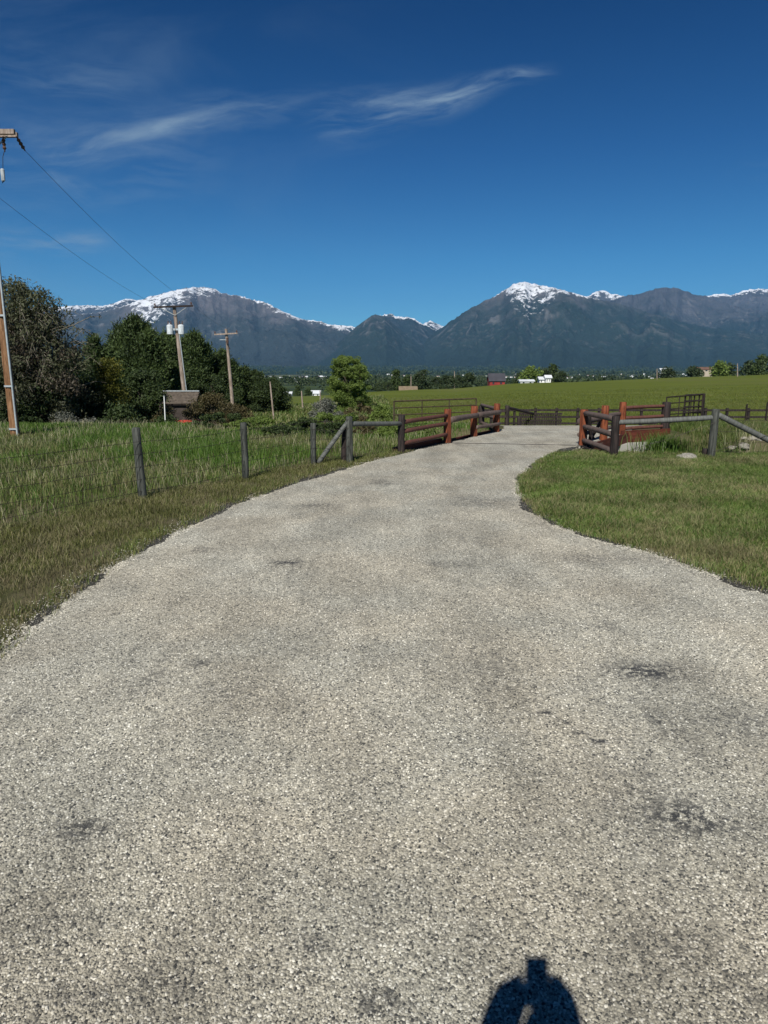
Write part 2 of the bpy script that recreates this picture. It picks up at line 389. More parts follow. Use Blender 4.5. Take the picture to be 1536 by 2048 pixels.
def ground_mat():
    m, nt, b = mat('ground'); pos = geo(nt).outputs['Position']
    sep = nt.nodes.new('ShaderNodeSeparateXYZ'); nt.links.new(pos, sep.inputs[0]); X, Y, Z = sep.outputs
    n1 = noise(nt, pos, 60, 3, .7); n2 = noise(nt, pos, 1.7, 5, .6); n3 = noise(nt, pos, .35, 4, .6)
    # turf soil beneath the blades
    near = mixc(nt, smooth(nt, n2, .35, .65), (.070, .078, .028), (.14, .122, .070))
    near = mixc(nt, smooth(nt, n1, .3, .7, 0, .5), near, (.03, .03, .014))
    # hay field: drilled streaks running across
    st = noise(nt, scale3(nt, pos, (.05, .35, 1)), 1.0, 5, .6, .4); fs = noise(nt, scale3(nt, pos, (.5, 2.5, 1)), 1.0, 4, .7)
    fld = mixc(nt, smooth(nt, st, .33, .66), (.082, .104, .014), (.112, .134, .022))
    fld = mixc(nt, smooth(nt, fs, .42, .75, 0, .15), fld, (.070, .092, .013))
    fld = mixc(nt, smooth(nt, noise(nt, pos, .02, 3, .6), .5, .7, 0, .5), fld, (.125, .120, .045))
    # valley floor: meadows, ploughland, scrub
    big = noise(nt, scale3(nt, pos, (1, .45, 1)), .0035, 6, .65, .3); vor = nt.nodes.new('ShaderNodeTexVoronoi'); nt.links.new(scale3(nt, pos, (.004, .0018, 0)), vor.inputs[0]); vor.inputs['Scale'].default_value = 1.0
    sc = nt.nodes.new('ShaderNodeSeparateColor'); nt.links.new(vor.outputs['Color'], sc.inputs[0])
    val = ramp(nt, sc.outputs[0], [(0, (.035, .055, .025)), (.4, (.06, .085, .03)), (.6, (.11, .12, .055)), (.8, (.07, .10, .035)), (1, (.15, .14, .09))])
    val = mixc(nt, smooth(nt, big, .42, .56), val, (.022, .036, .022))
    forest = mixc(nt, noise(nt, pos, .02, 4, .7), (.010, .022, .014), (.022, .040, .024))
    c = mixc(nt, smooth(nt, Y, 30, 38), near, fld)
    c = mixc(nt, smooth(nt, Z, -4.2, -7.5), c, val)
    c = mixc(nt, smooth(nt, Y, 3800, 5600), c, forest)
    nt.links.new(c, b.inputs['Base Color']); b.inputs['Roughness'].default_value = .95; b.inputs['Specular IOR Level'].default_value = .1
    bump(nt, b, n1, .6, .04)
    return m

# ------------------------------------------------------------------ ground sheet
def axis(lo, hi, step, far_lo, far_hi, g=1.09):
    a = list(np.arange(lo, hi + 1e-6, step)); s = step; x = lo
    left = []
    while x > far_lo: s *= g; x -= s; left.append(x)
    s = step; x = a[-1]; right = []
    while x < far_hi: s *= g; x += s; right.append(x)
    return np.array(left[::-1] + a + right)
ax = axis(-16, 16, .16, -14500, 14500, 1.075); ay = axis(2, 38, .16, -400, 16500, 1.045)
GX, GY = np.meshgrid(ax, ay, indexing='xy')
GZ = H(GX, GY)
inr = inpoly(GX, GY, ROAD) & (pdist(GX, GY, DITCH) > 1.8)
GZ = np.where(inr, GZ - .02, GZ)
nx, ny = len(ax), len(ay)
I = np.arange(nx * ny).reshape(ny, nx)
FQ = np.stack([I[:-1, :-1], I[:-1, 1:], I[1:, 1:], I[1:, :-1]], -1).reshape(-1, 4)
ground = np_mesh('ground', np.stack([GX, GY, GZ], -1), FQ, ground_mat(), smoothf=True)
tag(ground, kind='structure')

# driveway sheet: clipped grid following the road bed
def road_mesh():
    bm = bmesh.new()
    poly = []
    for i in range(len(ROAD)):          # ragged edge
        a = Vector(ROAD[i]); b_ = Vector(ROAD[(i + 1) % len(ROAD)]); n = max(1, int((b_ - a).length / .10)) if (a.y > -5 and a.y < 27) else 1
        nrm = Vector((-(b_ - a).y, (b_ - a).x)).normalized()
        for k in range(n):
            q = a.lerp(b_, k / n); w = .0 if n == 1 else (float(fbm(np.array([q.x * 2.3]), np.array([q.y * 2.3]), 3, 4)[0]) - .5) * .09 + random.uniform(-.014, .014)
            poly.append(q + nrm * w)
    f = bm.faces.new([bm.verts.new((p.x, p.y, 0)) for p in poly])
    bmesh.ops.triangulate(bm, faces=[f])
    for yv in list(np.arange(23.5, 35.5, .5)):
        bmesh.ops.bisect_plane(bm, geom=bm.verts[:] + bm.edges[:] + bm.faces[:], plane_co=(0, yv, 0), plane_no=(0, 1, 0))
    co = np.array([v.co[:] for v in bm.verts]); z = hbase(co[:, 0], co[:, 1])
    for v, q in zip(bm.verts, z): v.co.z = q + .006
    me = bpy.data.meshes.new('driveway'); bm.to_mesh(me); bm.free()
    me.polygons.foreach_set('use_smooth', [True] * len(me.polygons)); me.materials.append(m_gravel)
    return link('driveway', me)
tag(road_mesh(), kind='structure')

# gravel chips lying on the driveway near the viewer
def chips(n, ymin, ymax, size, name, seedv, spread=1.0, edge=False):
    r = np.random.default_rng(seedv)
    y = ymin + (ymax - ymin) * r.random(n) ** spread; hw = .62 * y + .5
    x = (r.random(n) * 2 - 1) * hw
    d = rdist(x, y); k = (d < .03 + r.random(n) * .06) if not edge else ((d > -.12) & (d < .36 * r.random(n) ** 3))
    x, y = x[k], y[k]; n = len(x)
    base = np.array([(1, 0, 0), (.45, .85, 0), (-.5, .8, 0), (-1, 0, 0), (-.45, -.85, 0), (.5, -.8, 0), (.55, .1, .8), (-.1, .55, .85), (-.5, -.25, .75), (.1, -.5, .8)])
    faces3 = np.array([(0, 1, 6), (1, 7, 6), (1, 2, 7), (2, 3, 8), (2, 8, 7), (3, 4, 8), (4, 9, 8), (4, 5, 9), (5, 0, 9), (0, 6, 9), (6, 7, 8), (6, 8, 9)])
    V = base[None] * (1 + (r.random((n, 10, 3)) - .5) * .5)
    s = size * (.55 + r.random(n) * .9) * .5
    V[:, :, 0] *= 1.25; V[:, :, 2] *= (.55 + r.random(n) * .5)[:, None]
    a = r.random(n) * 6.283; ca, sa = np.cos(a)[:, None], np.sin(a)[:, None]
    X = V[:, :, 0] * ca - V[:, :, 1] * sa; Yv = V[:, :, 0] * sa + V[:, :, 1] * ca
    tl = (r.random((n, 2)) - .5) * .7; Zv = V[:, :, 2] + X * tl[:, :1] + Yv * tl[:, 1:]
    V = np.stack([x[:, None] + X * s[:, None], y[:, None] + Yv * s[:, None], .006 + Zv * s[:, None]], -1)
    Fc = (faces3[None] + (np.arange(n) * 10)[:, None, None]).reshape(-1, 3)
    o = np_mesh(name, V.reshape(-1, 3), Fc, m_stone); return tag(o, kind='stuff')
tag(chips(330000, 1.4, 15, .0092, 'loose_gravel', 5, 2.6), 'loose pale and grey gravel chips covering the driveway')
tag(chips(600000, 2.5, 19, .011, 'spilt_gravel', 8, 1.3, True), 'loose chips spilt over the turf along the driveway edge')
# crumbling dark edge of the driveway, its colour also painting shadow on the right
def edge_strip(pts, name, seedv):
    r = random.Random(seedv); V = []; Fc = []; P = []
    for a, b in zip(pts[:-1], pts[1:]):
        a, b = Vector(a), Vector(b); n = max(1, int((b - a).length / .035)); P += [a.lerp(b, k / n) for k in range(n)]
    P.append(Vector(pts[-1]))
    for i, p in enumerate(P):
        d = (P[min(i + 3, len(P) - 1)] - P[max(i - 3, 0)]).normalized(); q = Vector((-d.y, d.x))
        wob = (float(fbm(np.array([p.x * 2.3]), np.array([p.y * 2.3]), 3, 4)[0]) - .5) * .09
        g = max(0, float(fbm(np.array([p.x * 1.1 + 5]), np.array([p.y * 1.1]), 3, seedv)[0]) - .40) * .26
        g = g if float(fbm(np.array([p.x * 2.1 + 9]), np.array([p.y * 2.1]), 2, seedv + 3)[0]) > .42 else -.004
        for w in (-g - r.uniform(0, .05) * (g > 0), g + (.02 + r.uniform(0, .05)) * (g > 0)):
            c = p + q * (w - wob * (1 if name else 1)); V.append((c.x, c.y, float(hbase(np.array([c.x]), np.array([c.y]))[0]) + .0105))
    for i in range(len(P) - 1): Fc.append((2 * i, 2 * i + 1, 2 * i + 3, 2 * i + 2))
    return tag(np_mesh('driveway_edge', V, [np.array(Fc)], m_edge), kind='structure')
m_edge, nt_, b_e = mat('crumbled_shaded_edge'); ps_ = geo(nt_).outputs['Position']; ne_ = noise(nt_, ps_, 42, 4, .75)
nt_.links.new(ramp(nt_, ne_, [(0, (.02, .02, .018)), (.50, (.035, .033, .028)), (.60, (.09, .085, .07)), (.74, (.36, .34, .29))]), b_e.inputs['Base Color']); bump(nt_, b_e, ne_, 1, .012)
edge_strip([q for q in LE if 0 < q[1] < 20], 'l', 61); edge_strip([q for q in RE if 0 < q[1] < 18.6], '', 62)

# ------------------------------------------------------------------ mountains
def mountain_mat(name, forest, rock, rockamt):
    m, nt, b = mat(name); g = geo(nt); pos = g.outputs['Position']
    at = nt.nodes.new('ShaderNodeAttribute'); at.attribute_name = 'snow'; hf = nt.nodes.new('ShaderNodeAttribute'); hf.attribute_name = 'rel'
    n1 = noise(nt, pos, .0011, 8, .62, .3); n2 = noise(nt, pos, .006, 6, .7); n3 = noise(nt, scale3(nt, pos, (1, .6, 1.2)), .0065, 6, .7, .6)
    rk = M(nt, 'ADD', M(nt, 'ADD', M(nt, 'MULTIPLY', hf.outputs['Fac'], .85), M(nt, 'MULTIPLY', n1, .9)), M(nt, 'MULTIPLY', n3, .55))
    c = mixc(nt, smooth(nt, rk, 1.22 - rockamt, 1.72 - rockamt), forest, rock)
    c = mixc(nt, smooth(nt, n2, .35, .7, 0, .5), c, [k * .55 for k in forest])
    spots = smooth(nt, M(nt, 'ADD', M(nt, 'MULTIPLY', noise(nt, pos, .012, 4, .75), 1.0), M(nt, 'MULTIPLY', n1, .35)), .70, .84, 0, .26)
    c = mixc(nt, M(nt, 'MULTIPLY', spots, smooth(nt, hf.outputs['Fac'], .10, .25)), c, (.20, .195, .18))
    gl = nt.nodes.new('ShaderNodeAttribute'); gl.attribute_name = 'gully'
    c = mixc(nt, M(nt, 'MULTIPLY', M(nt, 'MULTIPLY', gl.outputs['Fac'], smooth(nt, n1, .35, .6)), smooth(nt, hf.outputs['Fac'], .15, .5, 0, .6)), c, (.20, .19, .19))
    sn = M(nt, 'ADD', at.outputs['Fac'], M(nt, 'MULTIPLY', M(nt, 'SUBTRACT', M(nt, 'ADD', M(nt, 'MULTIPLY', noise(nt, scale3(nt, pos, (1, .6, 1.6)), .009, 6, .75, .8), .6), M(nt, 'MULTIPLY', n2, .4)), .5), 5.5))
    c = mixc(nt, M(nt, 'MULTIPLY', smooth(nt, sn, .66, .92), smooth(nt, at.outputs['Fac'], .02, .3)), c, (.80, .82, .86))
    nt.links.new(c, b.inputs['Base Color']); b.inputs['Roughness'].default_value = .9; b.inputs['Specular IOR Level'].default_value = .1
    bump(nt, b, M(nt, 'ADD', n2, M(nt, 'MULTIPLY', n3, .6)), .8, 110)
    return m
mm_left = mountain_mat('slope_left', (.034, .044, .045), (.135, .122, .130), .17)
mm_right = mountain_mat('slope_right', (.022, .036, .030), (.110, .102, .104), .08)
mm_back = mountain_mat('slope_back', (.020, .032, .032), (.085, .084, .098), .12)
def mountain(px_sky, Yd, depth, m, seedn, snow, amp=420, zb=-20, jit=1.2, gx=900., gy=1500., nu=760, nv=110, shape=1.3, x0=None, x1=None, fan=None):
    xs = np.array([p[0] for p in px_sky], float); ys = np.array([p[1] for p in px_sky], float)
    px = np.linspace(x0 or xs[0], x1 or xs[-1], nu)
    row = np.interp(px, xs, ys)
    inside = sst(735 - row, 0, 30)
    row0 = row.copy(); kr = np.hanning(43); kr /= kr.sum(); row0 = np.convolve(np.pad(row0, 21, 'edge'), kr, 'valid')
    row = row - jit * ((ridged(px / 9., px * 0, 4, seedn) - .35) * 3.0) * inside
    e = -np.array([rowt(r) for r in row]); e0 = -np.array([rowt(r) for r in row0])
    v = np.concatenate([np.linspace(0, 1, nv) ** .85, 1 + np.linspace(0, 1, 22)[1:] * .6])
    u = (px - 768) / F * (CT - e * ST)
    Yc = Yd + (fbm(px / 70., px * 0, 4, seedn + 5) - .5) * depth * .35
    VV, E = np.meshgrid(v, e, indexing='ij'); E = e0[None] + (E - e0[None]) * np.clip(VV, 0, 1) ** 9; _, YC = np.meshgrid(v, Yc, indexing='ij')
    Y = YC - depth * (1 - VV); U = np.broadcast_to(u, Y.shape); X = U * Y
    hc = 2 + YC * E
    pr = np.where(VV < 1, np.clip(VV, 0, 1) ** shape, 1 - ((VV - 1) / .6) ** 1.3)
    z = zb + (hc - zb) * pr
    w = (np.clip(VV, 0, 1) * (1 - np.clip(VV, 0, 1)) ** .8) * 2.6
    wx = X + 500 * (fbm(X / 1500, Y / 1500, 3, seedn + 9) - .5)
    if fan: Xs = (fan[0] - 768) / F * Yd; wx = (wx - Xs) / (1 + fan[1] * (1 - np.clip(VV, 0, 1)))
    rd = ridged(wx / gx, Y / gy, 6, seedn) - .42
    rd2 = ridged(wx / (gx * .28), Y / (gy * .28), 4, seedn + 40) - .4
    rel = np.clip((hc - zb) / 900, .05, 1.2)
    z = z + w * rel * (amp * rd + amp * .28 * rd2)
    lim = 2 + Y * E; z = np.where(VV < 1, np.minimum(z, lim - (1 - VV) * depth * .10 * rel), z)
    sdep = np.interp(px, [s[0] for s in snow], [s[1] for s in snow]) * Yd / F if snow else px * 0
    rowz = 2 + Y * E - z
    sa = np.where(sdep[None] > 1, np.clip(1.08 - rowz / np.maximum(sdep[None], 1), 0, 1), 0) * (VV < 1.4)
    sa = np.where(z > hc - np.maximum(sdep[None], 1) * 1.2, sa, 0)
    n_v, n_u = Y.shape; I = np.arange(n_v * n_u).reshape(n_v, n_u)
    Fq = np.stack([I[:-1, :-1], I[:-1, 1:], I[1:, 1:], I[1:, :-1]], -1).reshape(-1, 4)
    o = np_mesh('mountain', np.stack([X, Y, z], -1), Fq, m, smoothf=True, attrs={'gully': np.clip((rd2 + .4 - .62) * 4.5, 0, 1) * (VV < 1), 'snow': sa, 'rel': np.clip((z - zb) / 1200, 0, 1.2)})
    return tag(o, kind='structure')
# far snowy summits seen through the gaps
mountain([(-400, 640), (-100, 628), (60, 616), (140, 612), (175, 610), (205, 612), (228, 606), (252, 597), (266, 598), (290, 606), (330, 640), (400, 720)], 14500, 3500, mm_back, 3, [(-400, 14), (140, 15), (210, 8), (262, 12), (400, 4)], jit=.5)
mountain([(560, 720), (620, 650), (668, 649), (700, 652), (715, 655), (760, 665), (800, 650), (840, 650), (852, 645), (862, 641), (872, 646), (885, 652), (920, 665), (1000, 720)], 15000, 3000, mm_back, 13, [(560, 6), (700, 12), (760, 2), (835, 8), (862, 20), (890, 16), (1000, 2)], jit=.6)
mountain([(1080, 720), (1140, 610), (1172, 594), (1190, 585), (1206, 580), (1222, 588), (1240, 590), (1290, 600), (1380, 605), (1410, 592), (1440, 587), (1462, 590), (1490, 581), (1515, 577), (1560, 577), (1640, 590), (1760, 575), (1900, 590), (2050, 640)], 14800, 3200, mm_back, 23, [(1080, 2), (1180, 5), (1195, 16), (1235, 20), (1270, 3), (1400, 3), (1425, 11), (1500, 10), (1700, 20), (2050, 10)], jit=1.2)
# left massif
mountain([(-500, 700), (-250, 660), (-50, 650), (60, 640), (140, 632), (200, 625), (240, 614), (270, 603), (300, 593), (335, 584), (365, 577), (385, 574), (415, 574), (430, 577), (442, 586), (465, 590), (485, 593), (505, 599), (525, 602), (545, 612), (565, 622), (590, 632), (610, 639), (640, 643), (665, 650), (682, 652), (700, 661), (725, 680), (770, 705), (820, 735)],
         11800, 3600, mm_left, 31, [(-500, 2), (120, 0), (200, 1), (250, 2), (270, 40), (290, 76), (335, 66), (380, 36), (420, 17), (436, 12), (446, 1.5), (478, 2), (490, 9), (540, 15), (580, 11), (640, 10), (690, 12), (720, 0)], amp=430, fan=(430, 1.1))
# mid canyon peak: a snowy rear ridge and a darker front spur
mountain([(650, 735), (690, 690), (735, 640), (758, 632), (775, 627), (785, 629), (800, 634), (815, 632), (828, 636), (845, 647), (862, 655), (885, 668), (920, 700), (950, 735)], 12300, 2600, mm_back, 47, [(650, 1), (760, 3), (775, 8), (820, 7), (850, 3), (950, 0)], amp=380, jit=1.6, fan=(740, .8))
mountain([(600, 738), (650, 708), (680, 682), (700, 664), (722, 646), (742, 632), (752, 629), (768, 632), (790, 650), (820, 676), (845, 692), (880, 712), (920, 738)], 10600, 2300, mm_right, 53, [], amp=340, jit=.8, shape=1.1, fan=(750, 1.0))
# right-hand ranges behind the big peak
mountain([(1100, 700), (1180, 615), (1215, 604), (1245, 592), (1272, 589), (1290, 584), (1312, 577), (1335, 575), (1352, 576), (1372, 582), (1392, 590), (1410, 592), (1432, 600), (1470, 612), (1536, 624), (1650, 640), (1800, 640), (1950, 700)], 12800, 3400, mm_back, 61, [], amp=420, fan=(1330, .8))
mountain([(800, 738), (835, 700), (860, 672), (880, 657), (905, 640), (935, 620), (965, 604), (990, 592), (1008, 580), (1025, 570), (1036, 565), (1052, 564), (1075, 569), (1100, 574), (1135, 582), (1165, 590), (1195, 598), (1240, 607), (1290, 622), (1350, 641), (1420, 655), (1500, 664), (1600, 672), (1750, 690), (1950, 720)],
         11000, 3500, mm_right, 71, [(800, 0), (985, 0), (1000, 4), (1012, 12), (1035, 66), (1070, 74), (1095, 42), (1120, 9), (1170, 6), (1200, 0)], amp=430, fan=(1050, 1.2))

# ------------------------------------------------------------------ leaves, trunks, trees
def leaves(P, size, droop=.0, aspect=1.7, rg=rng):
    """quads of leaf or needle-spray size at points P"""
    n = len(P); a = rg.normal(size=(n, 3)); a[:, 2] -= droop; a /= np.linalg.norm(a, axis=1)[:, None]
    b = np.cross(a, rg.normal(size=(n, 3))); b /= np.linalg.norm(b, axis=1)[:, None]
    s = (size * (.6 + .8 * rg.random(n)))[:, None] if np.isscalar(size) else (size * (.6 + .8 * rg.random(n)))[:, None]
    a = a * s * aspect * .5; b = b * s * .5
    V = np.stack([P - a, P + b * .9 - a * .1, P + a, P - b * .9 + a * .05], 1)
    return V.reshape(-1, 3), np.arange(4 * n).reshape(n, 4)
def crown_points(n, base, h, w, prof, clumps, csize, seedv, lean=0.0, hollow=.35):
    r = np.random.default_rng(seedv)
    out = []; t = r.random(clumps) ** .9; a = r.random(clumps) * 6.283
    k = hollow + (1 - hollow) * r.random(clumps) ** .5
    rad = w / 2 * np.array([prof(q) for q in t]) * k * (.75 + .5 * r.random(clumps))
    cx = base[0] + np.cos(a) * rad + lean * t; cy = base[1] + np.sin(a) * rad; cz = base[2] + t * h
    cw = csize * (.55 + .9 * r.random(clumps))
    pick = r.integers(0, clumps, n); d = r.normal(size=(n, 3)); d /= np.linalg.norm(d, axis=1)[:, None]
    d *= (r.random(n) ** .45 * cw[pick])[:, None]; d[:, 2] *= .72
    return np.stack([cx[pick], cy[pick], cz[pick]], 1) + d, np.stack([cx, cy, cz], 1)
def trunk(root, base, h, r0, tips, m, seedv, name='trunk', nl=14, lean=0):
    r = random.Random(seedv); mb = MB(); b = Vector(base)
    pts = [b + Vector((r.uniform(-.05, .05) * h * .3 * t + lean * t * .8, r.uniform(-.05, .05) * h * .3 * t, h * t * .86 - .15)) for t in (0, .2, .4, .6, .8, 1)]
    mb.tube(pts, [r0 * k for k in (1.15, .9, .7, .5, .3, .08)], 8)
    for q in range(min(nl, len(tips))):
        tp = Vector(tips[r.randrange(len(tips))]); t = max(.12, min(.85, (tp.z - b.z) / h * .6)); i = int(t * 5); st = pts[i].lerp(pts[i + 1], t * 5 - i)
        mid = st.lerp(tp, .5) + Vector((0, 0, .05 * h)); rr = r0 * (.45 - .3 * t)
        mb.tube([st, mid, tp], [rr, rr * .6, rr * .12], 5)
    return mb.build(name, m, root, True)
m_bark = simple('bark', (.10, .082, .062), .9, .4, 5, bmp=.6, stretch=(6, 6, 1))
m_leaf_dark = leafmat('foliage_dark', (.018, .032, .012), (.062, .090, .028), .2)
m_leaf_pine = leafmat('foliage_pine', (.018, .032, .012), (.090, .130, .040), .15)
m_leaf_twig = leafmat('foliage_willow', (.040, .042, .028), (.115, .125, .065), .25)
m_leaf_bud = leafmat('foliage_budding', (.060, .046, .034), (.13, .11, .08), .2)
m_leaf_yel = leafmat('foliage_yellow', (.05, .065, .012), (.16, .15, .025), .3)
m_leaf_fresh = leafmat('foliage_fresh', (.075, .12, .026), (.21, .275, .070), .35)
m_leaf_sage = leafmat('foliage_sage', (.080, .090, .075), (.20, .20, .17), .2)
m_leaf_red = leafmat('foliage_ruddy', (.055, .045, .022), (.125, .105, .045), .25)
m_leaf_far = leafmat('foliage_distant', (.022, .036, .018), (.060, .085, .032), .1, .1)
m_stick = simple('bare_twigs', (.22, .19, .15), .9, .3, 8)
def egg(t): return (math.sin(math.pi * min(1, t * .92 + .06)) ** .55)
def cone(t): return max(.05, 1.0 - t) ** .75 * min(1, .35 + t * 5)
def dome(t): return max(.05, 1 - t ** 2.2) ** .5
def col(t): return min(1, .62 + t * 1.6) * max(.08, 1 - t ** 4) ** .6
def tree(name, px, Y, toppy, wpx, prof, m, n, ls, label, cat='tree', group=None, clumps=60, cs_=.16, seedv=1, trunkr=.16, nl=16, start=.08, droop=.1, aspect=1.7, hollow=.35, lean=0, sink=0):
    z0 = h1(xat(px, Y, -1), Y); x = xat(px, Y, z0); z0 = h1(x, Y) - sink
    top = 2 - Y * rowt(toppy); h = top - z0; w = wpx / F * Y
    root = empty(name, (x, Y, z0), label, cat, group)
    P, tips = crown_points(n, (x, Y, z0 + h * start), h * (1 - start) * .95, w, prof, clumps, h * cs_, seedv, lean, hollow)
    P = P[P[:, 2] > H(P[:, 0], P[:, 1]) + .02]
    V, Fq = leaves(P, ls, droop, aspect); np_mesh('crown', V, Fq, m, root)
    trunk(root, (x, Y, z0), h, trunkr, tips, m_bark, seedv, nl=nl, lean=lean)
    return root
def pine(px, Y, toppy, wpx, n, ls, label, seedv, leaders=6, m=None, group=None, spread=1.0):
    """conifer with several upswept leaders, each a spire of short feathery branches"""
    z0 = h1(xat(px, Y, -1), Y); x = xat(px, Y, z0); top = 2 - Y * rowt(toppy); h = top - z0; w = wpx / F * Y; r = np.random.default_rng(seedv)
    root = empty('pine_tree', (x, Y, z0), label, 'tree', group); PP = []; tips = []
    for k in range(leaders):
        q = (k + .5) / leaders * 2 - 1 if leaders > 1 else 0; q += r.uniform(-.12, .12)
        lx = x + q * w * .36 * spread; ly = Y + r.uniform(-.3, .3) * w; lh = h * (1 - .15 * abs(q) ** 2 - .08 * r.random()); lw = w * r.uniform(.28, .40) if leaders > 1 else w * .5
        if k == leaders // 2: lh = h
        nb_ = 60; t = r.random(nb_) ** .85; a = r.random(nb_) * 6.283; rad = lw * (1 - t) ** .7 * (.55 + .6 * r.random(nb_)) + .05
        s0 = np.stack([lx + 0 * t, ly + 0 * t, z0 + lh * (.05 + .93 * t)], 1); e0 = s0 + np.stack([np.cos(a) * rad, np.sin(a) * rad, rad * .45 + .03 * h], 1)
        tips += [tuple(v) for v in e0[::6]]
        m_ = n // leaders; pk = r.integers(0, nb_, m_); u = (r.random(m_) ** .6)[:, None]; PP.append(s0[pk] * (1 - u) + e0[pk] * u + r.normal(size=(m_, 3)) * (.02 * h + .022 * w))
    P = np.concatenate(PP); a = r.normal(size=(len(P), 3)) * .55; a[:, 2] += .75; a[:, 0] += (P[:, 0] - x) / w * 1.2; a[:, 1] += (P[:, 1] - Y) / w * 1.2
    a /= np.linalg.norm(a, axis=1)[:, None]; b = np.cross(a, r.normal(size=a.shape)); b /= np.linalg.norm(b, axis=1)[:, None]
    s_ = (ls * (.6 + .8 * r.random(len(P))))[:, None]; a = a * s_ * 1.7; b = b * s_ * .38
    V = np.stack([P - a * .4, P + b, P + a, P - b], 1).reshape(-1, 3); np_mesh('crown', V, np.arange(len(V)).reshape(-1, 4), m or m_leaf_pine, root)
    trunk(root, (x, Y, z0), h * .95, h * .025, tips, m_bark, seedv, nl=14); return root
# the large willow at the left edge, thin and airy on top
GB = 'trees of the belt on the left'
big = tree('willow_tree', 62, 31, 556, 235, egg, m_leaf_twig, 34000, .055, 'tall airy grey-green willow with thin budding twigs on top, beside the leaning brown utility pole', group=GB, clumps=200, cs_=.085, seedv=5, trunkr=.2, nl=46, aspect=2.6, droop=.6, hollow=.2, start=.05)
bx, by, bz = wloc(big)
P, tips = crown_points(20000, (bx - .3, by, bz + .3), 3.9, 4.4, egg, 90, .5, 55)
V, Fq = leaves(P, .065, .2, 2.0); np_mesh('crown', V, Fq, m_leaf_dark, big)
P, tips = crown_points(15000, (bx, by, bz + 1.6), 4.2, 5.0, dome, 110, .45, 56)
V, Fq = leaves(P, .055, .4, 2.6); np_mesh('crown', V, Fq, m_leaf_bud, big)
mb = MB(); rr = random.Random(4)
tw = []
for k in range(230):
    a = rr.uniform(0, 6.28); q = rr.uniform(.3, 1.25); s_ = Vector((bx + math.cos(a) * 1.5 * q, by + math.sin(a) * 1.4 * q, bz + rr.uniform(2.4, 5.4)))
    e_ = s_ + Vector((math.cos(a) * rr.uniform(.4, 1.2), math.sin(a) * rr.uniform(.5, 1.2), rr.uniform(.3, 1.15))); f_ = e_ + Vector((math.cos(a) * .45, math.sin(a) * .3, -rr.uniform(.0, .4)))
    mb.tube([s_, e_, f_], [.018, .010, .004], 4)
    for t in np.linspace(.2, 1, 16): tw.append(tuple((s_.lerp(e_, t * 1.5) if t < .66 else e_.lerp(f_, (t - .66) * 3)) + Vector((rr.gauss(0, .05), rr.gauss(0, .05), rr.gauss(0, .05)))))
V, Fq = leaves(np.array(tw), .06, .8, 2.4); np_mesh('crown', V, Fq, m_leaf_twig, big)
mb.build('twigs', m_stick, big)
tree('willow_tree', -75, 33, 600, 210, egg, m_leaf_dark, 16000, .09, 'dark willow at the very left edge of the picture behind the brown utility pole', group=GB, clumps=80, seedv=8)
tree('juniper_tree', 140, 37, 706, 110, dome, m_leaf_dark, 26000, .075, 'dark spreading evergreen under the right side of the airy willow', group=GB, clumps=90, seedv=11)
pine(203, 42, 678, 70, 20000, .10, 'narrow pointed evergreen just left of the broad dark pine', 12, 3, group=GB)
tree('flowering_bush', 226, 34, 722, 58, dome, m_leaf_yel, 9000, .06, 'yellow-green bush lit up in front of the dark evergreens', 'bush', GB, clumps=50, seedv=13, trunkr=.06)
pine(284, 50, 645, 125, 64000, .10, 'tallest broad dark green pine left of the transformer pole', 14, 8, group=GB)
pine(338, 54, 668, 70, 26000, .105, 'dark pine directly behind the shed and the transformer pole', 15, 4, group=GB)
pine(393, 64, 668, 80, 36000, .11, 'rounded dark pine between the two farther utility poles', 16, 6, group=GB)
pine(446, 67, 706, 88, 30000, .12, 'pointed green pine behind the right-hand crossarm pole', 17, 5, group=GB)
pine(496, 70, 738, 80, 24000, .12, 'mid green evergreen stepping down right of the crossarm pole', 18, 5, m_leaf_dark, group=GB)
tree('round_tree', 540, 66, 760, 74, dome, m_leaf_dark, 24000, .085, 'low round dark tree at the right end of the tree belt', group=GB, clumps=90, seedv=19)
tree('round_tree', 425, 63, 752, 100, dome, m_leaf_dark, 22000, .08, 'dark undergrowth tree between shed roof and crossarm pole', group=GB, clumps=80, seedv=20)
tree('cottonwood_tree', 699, 64, 710, 80, lambda t: math.sin(math.pi * (t * .80 + .15)) ** .45, m_leaf_fresh, 52000, .07, 'lone oval bright green tree standing behind the wooden fence brace', clumps=260, seedv=21, hollow=.1, nl=30, cs_=.07, start=.02)
tree('leafy_tree', 185, 34, 765, 110, dome, m_leaf_dark, 22000, .065, 'low dark leafy tree between the willow and the yellow-green bush', group=GB, clumps=80, seedv=24)
tree('leafy_tree', 290, 38, 742, 90, dome, m_leaf_dark, 20000, .07, 'dark leafy tree just left of the shed roof', group=GB, clumps=80, seedv=25)
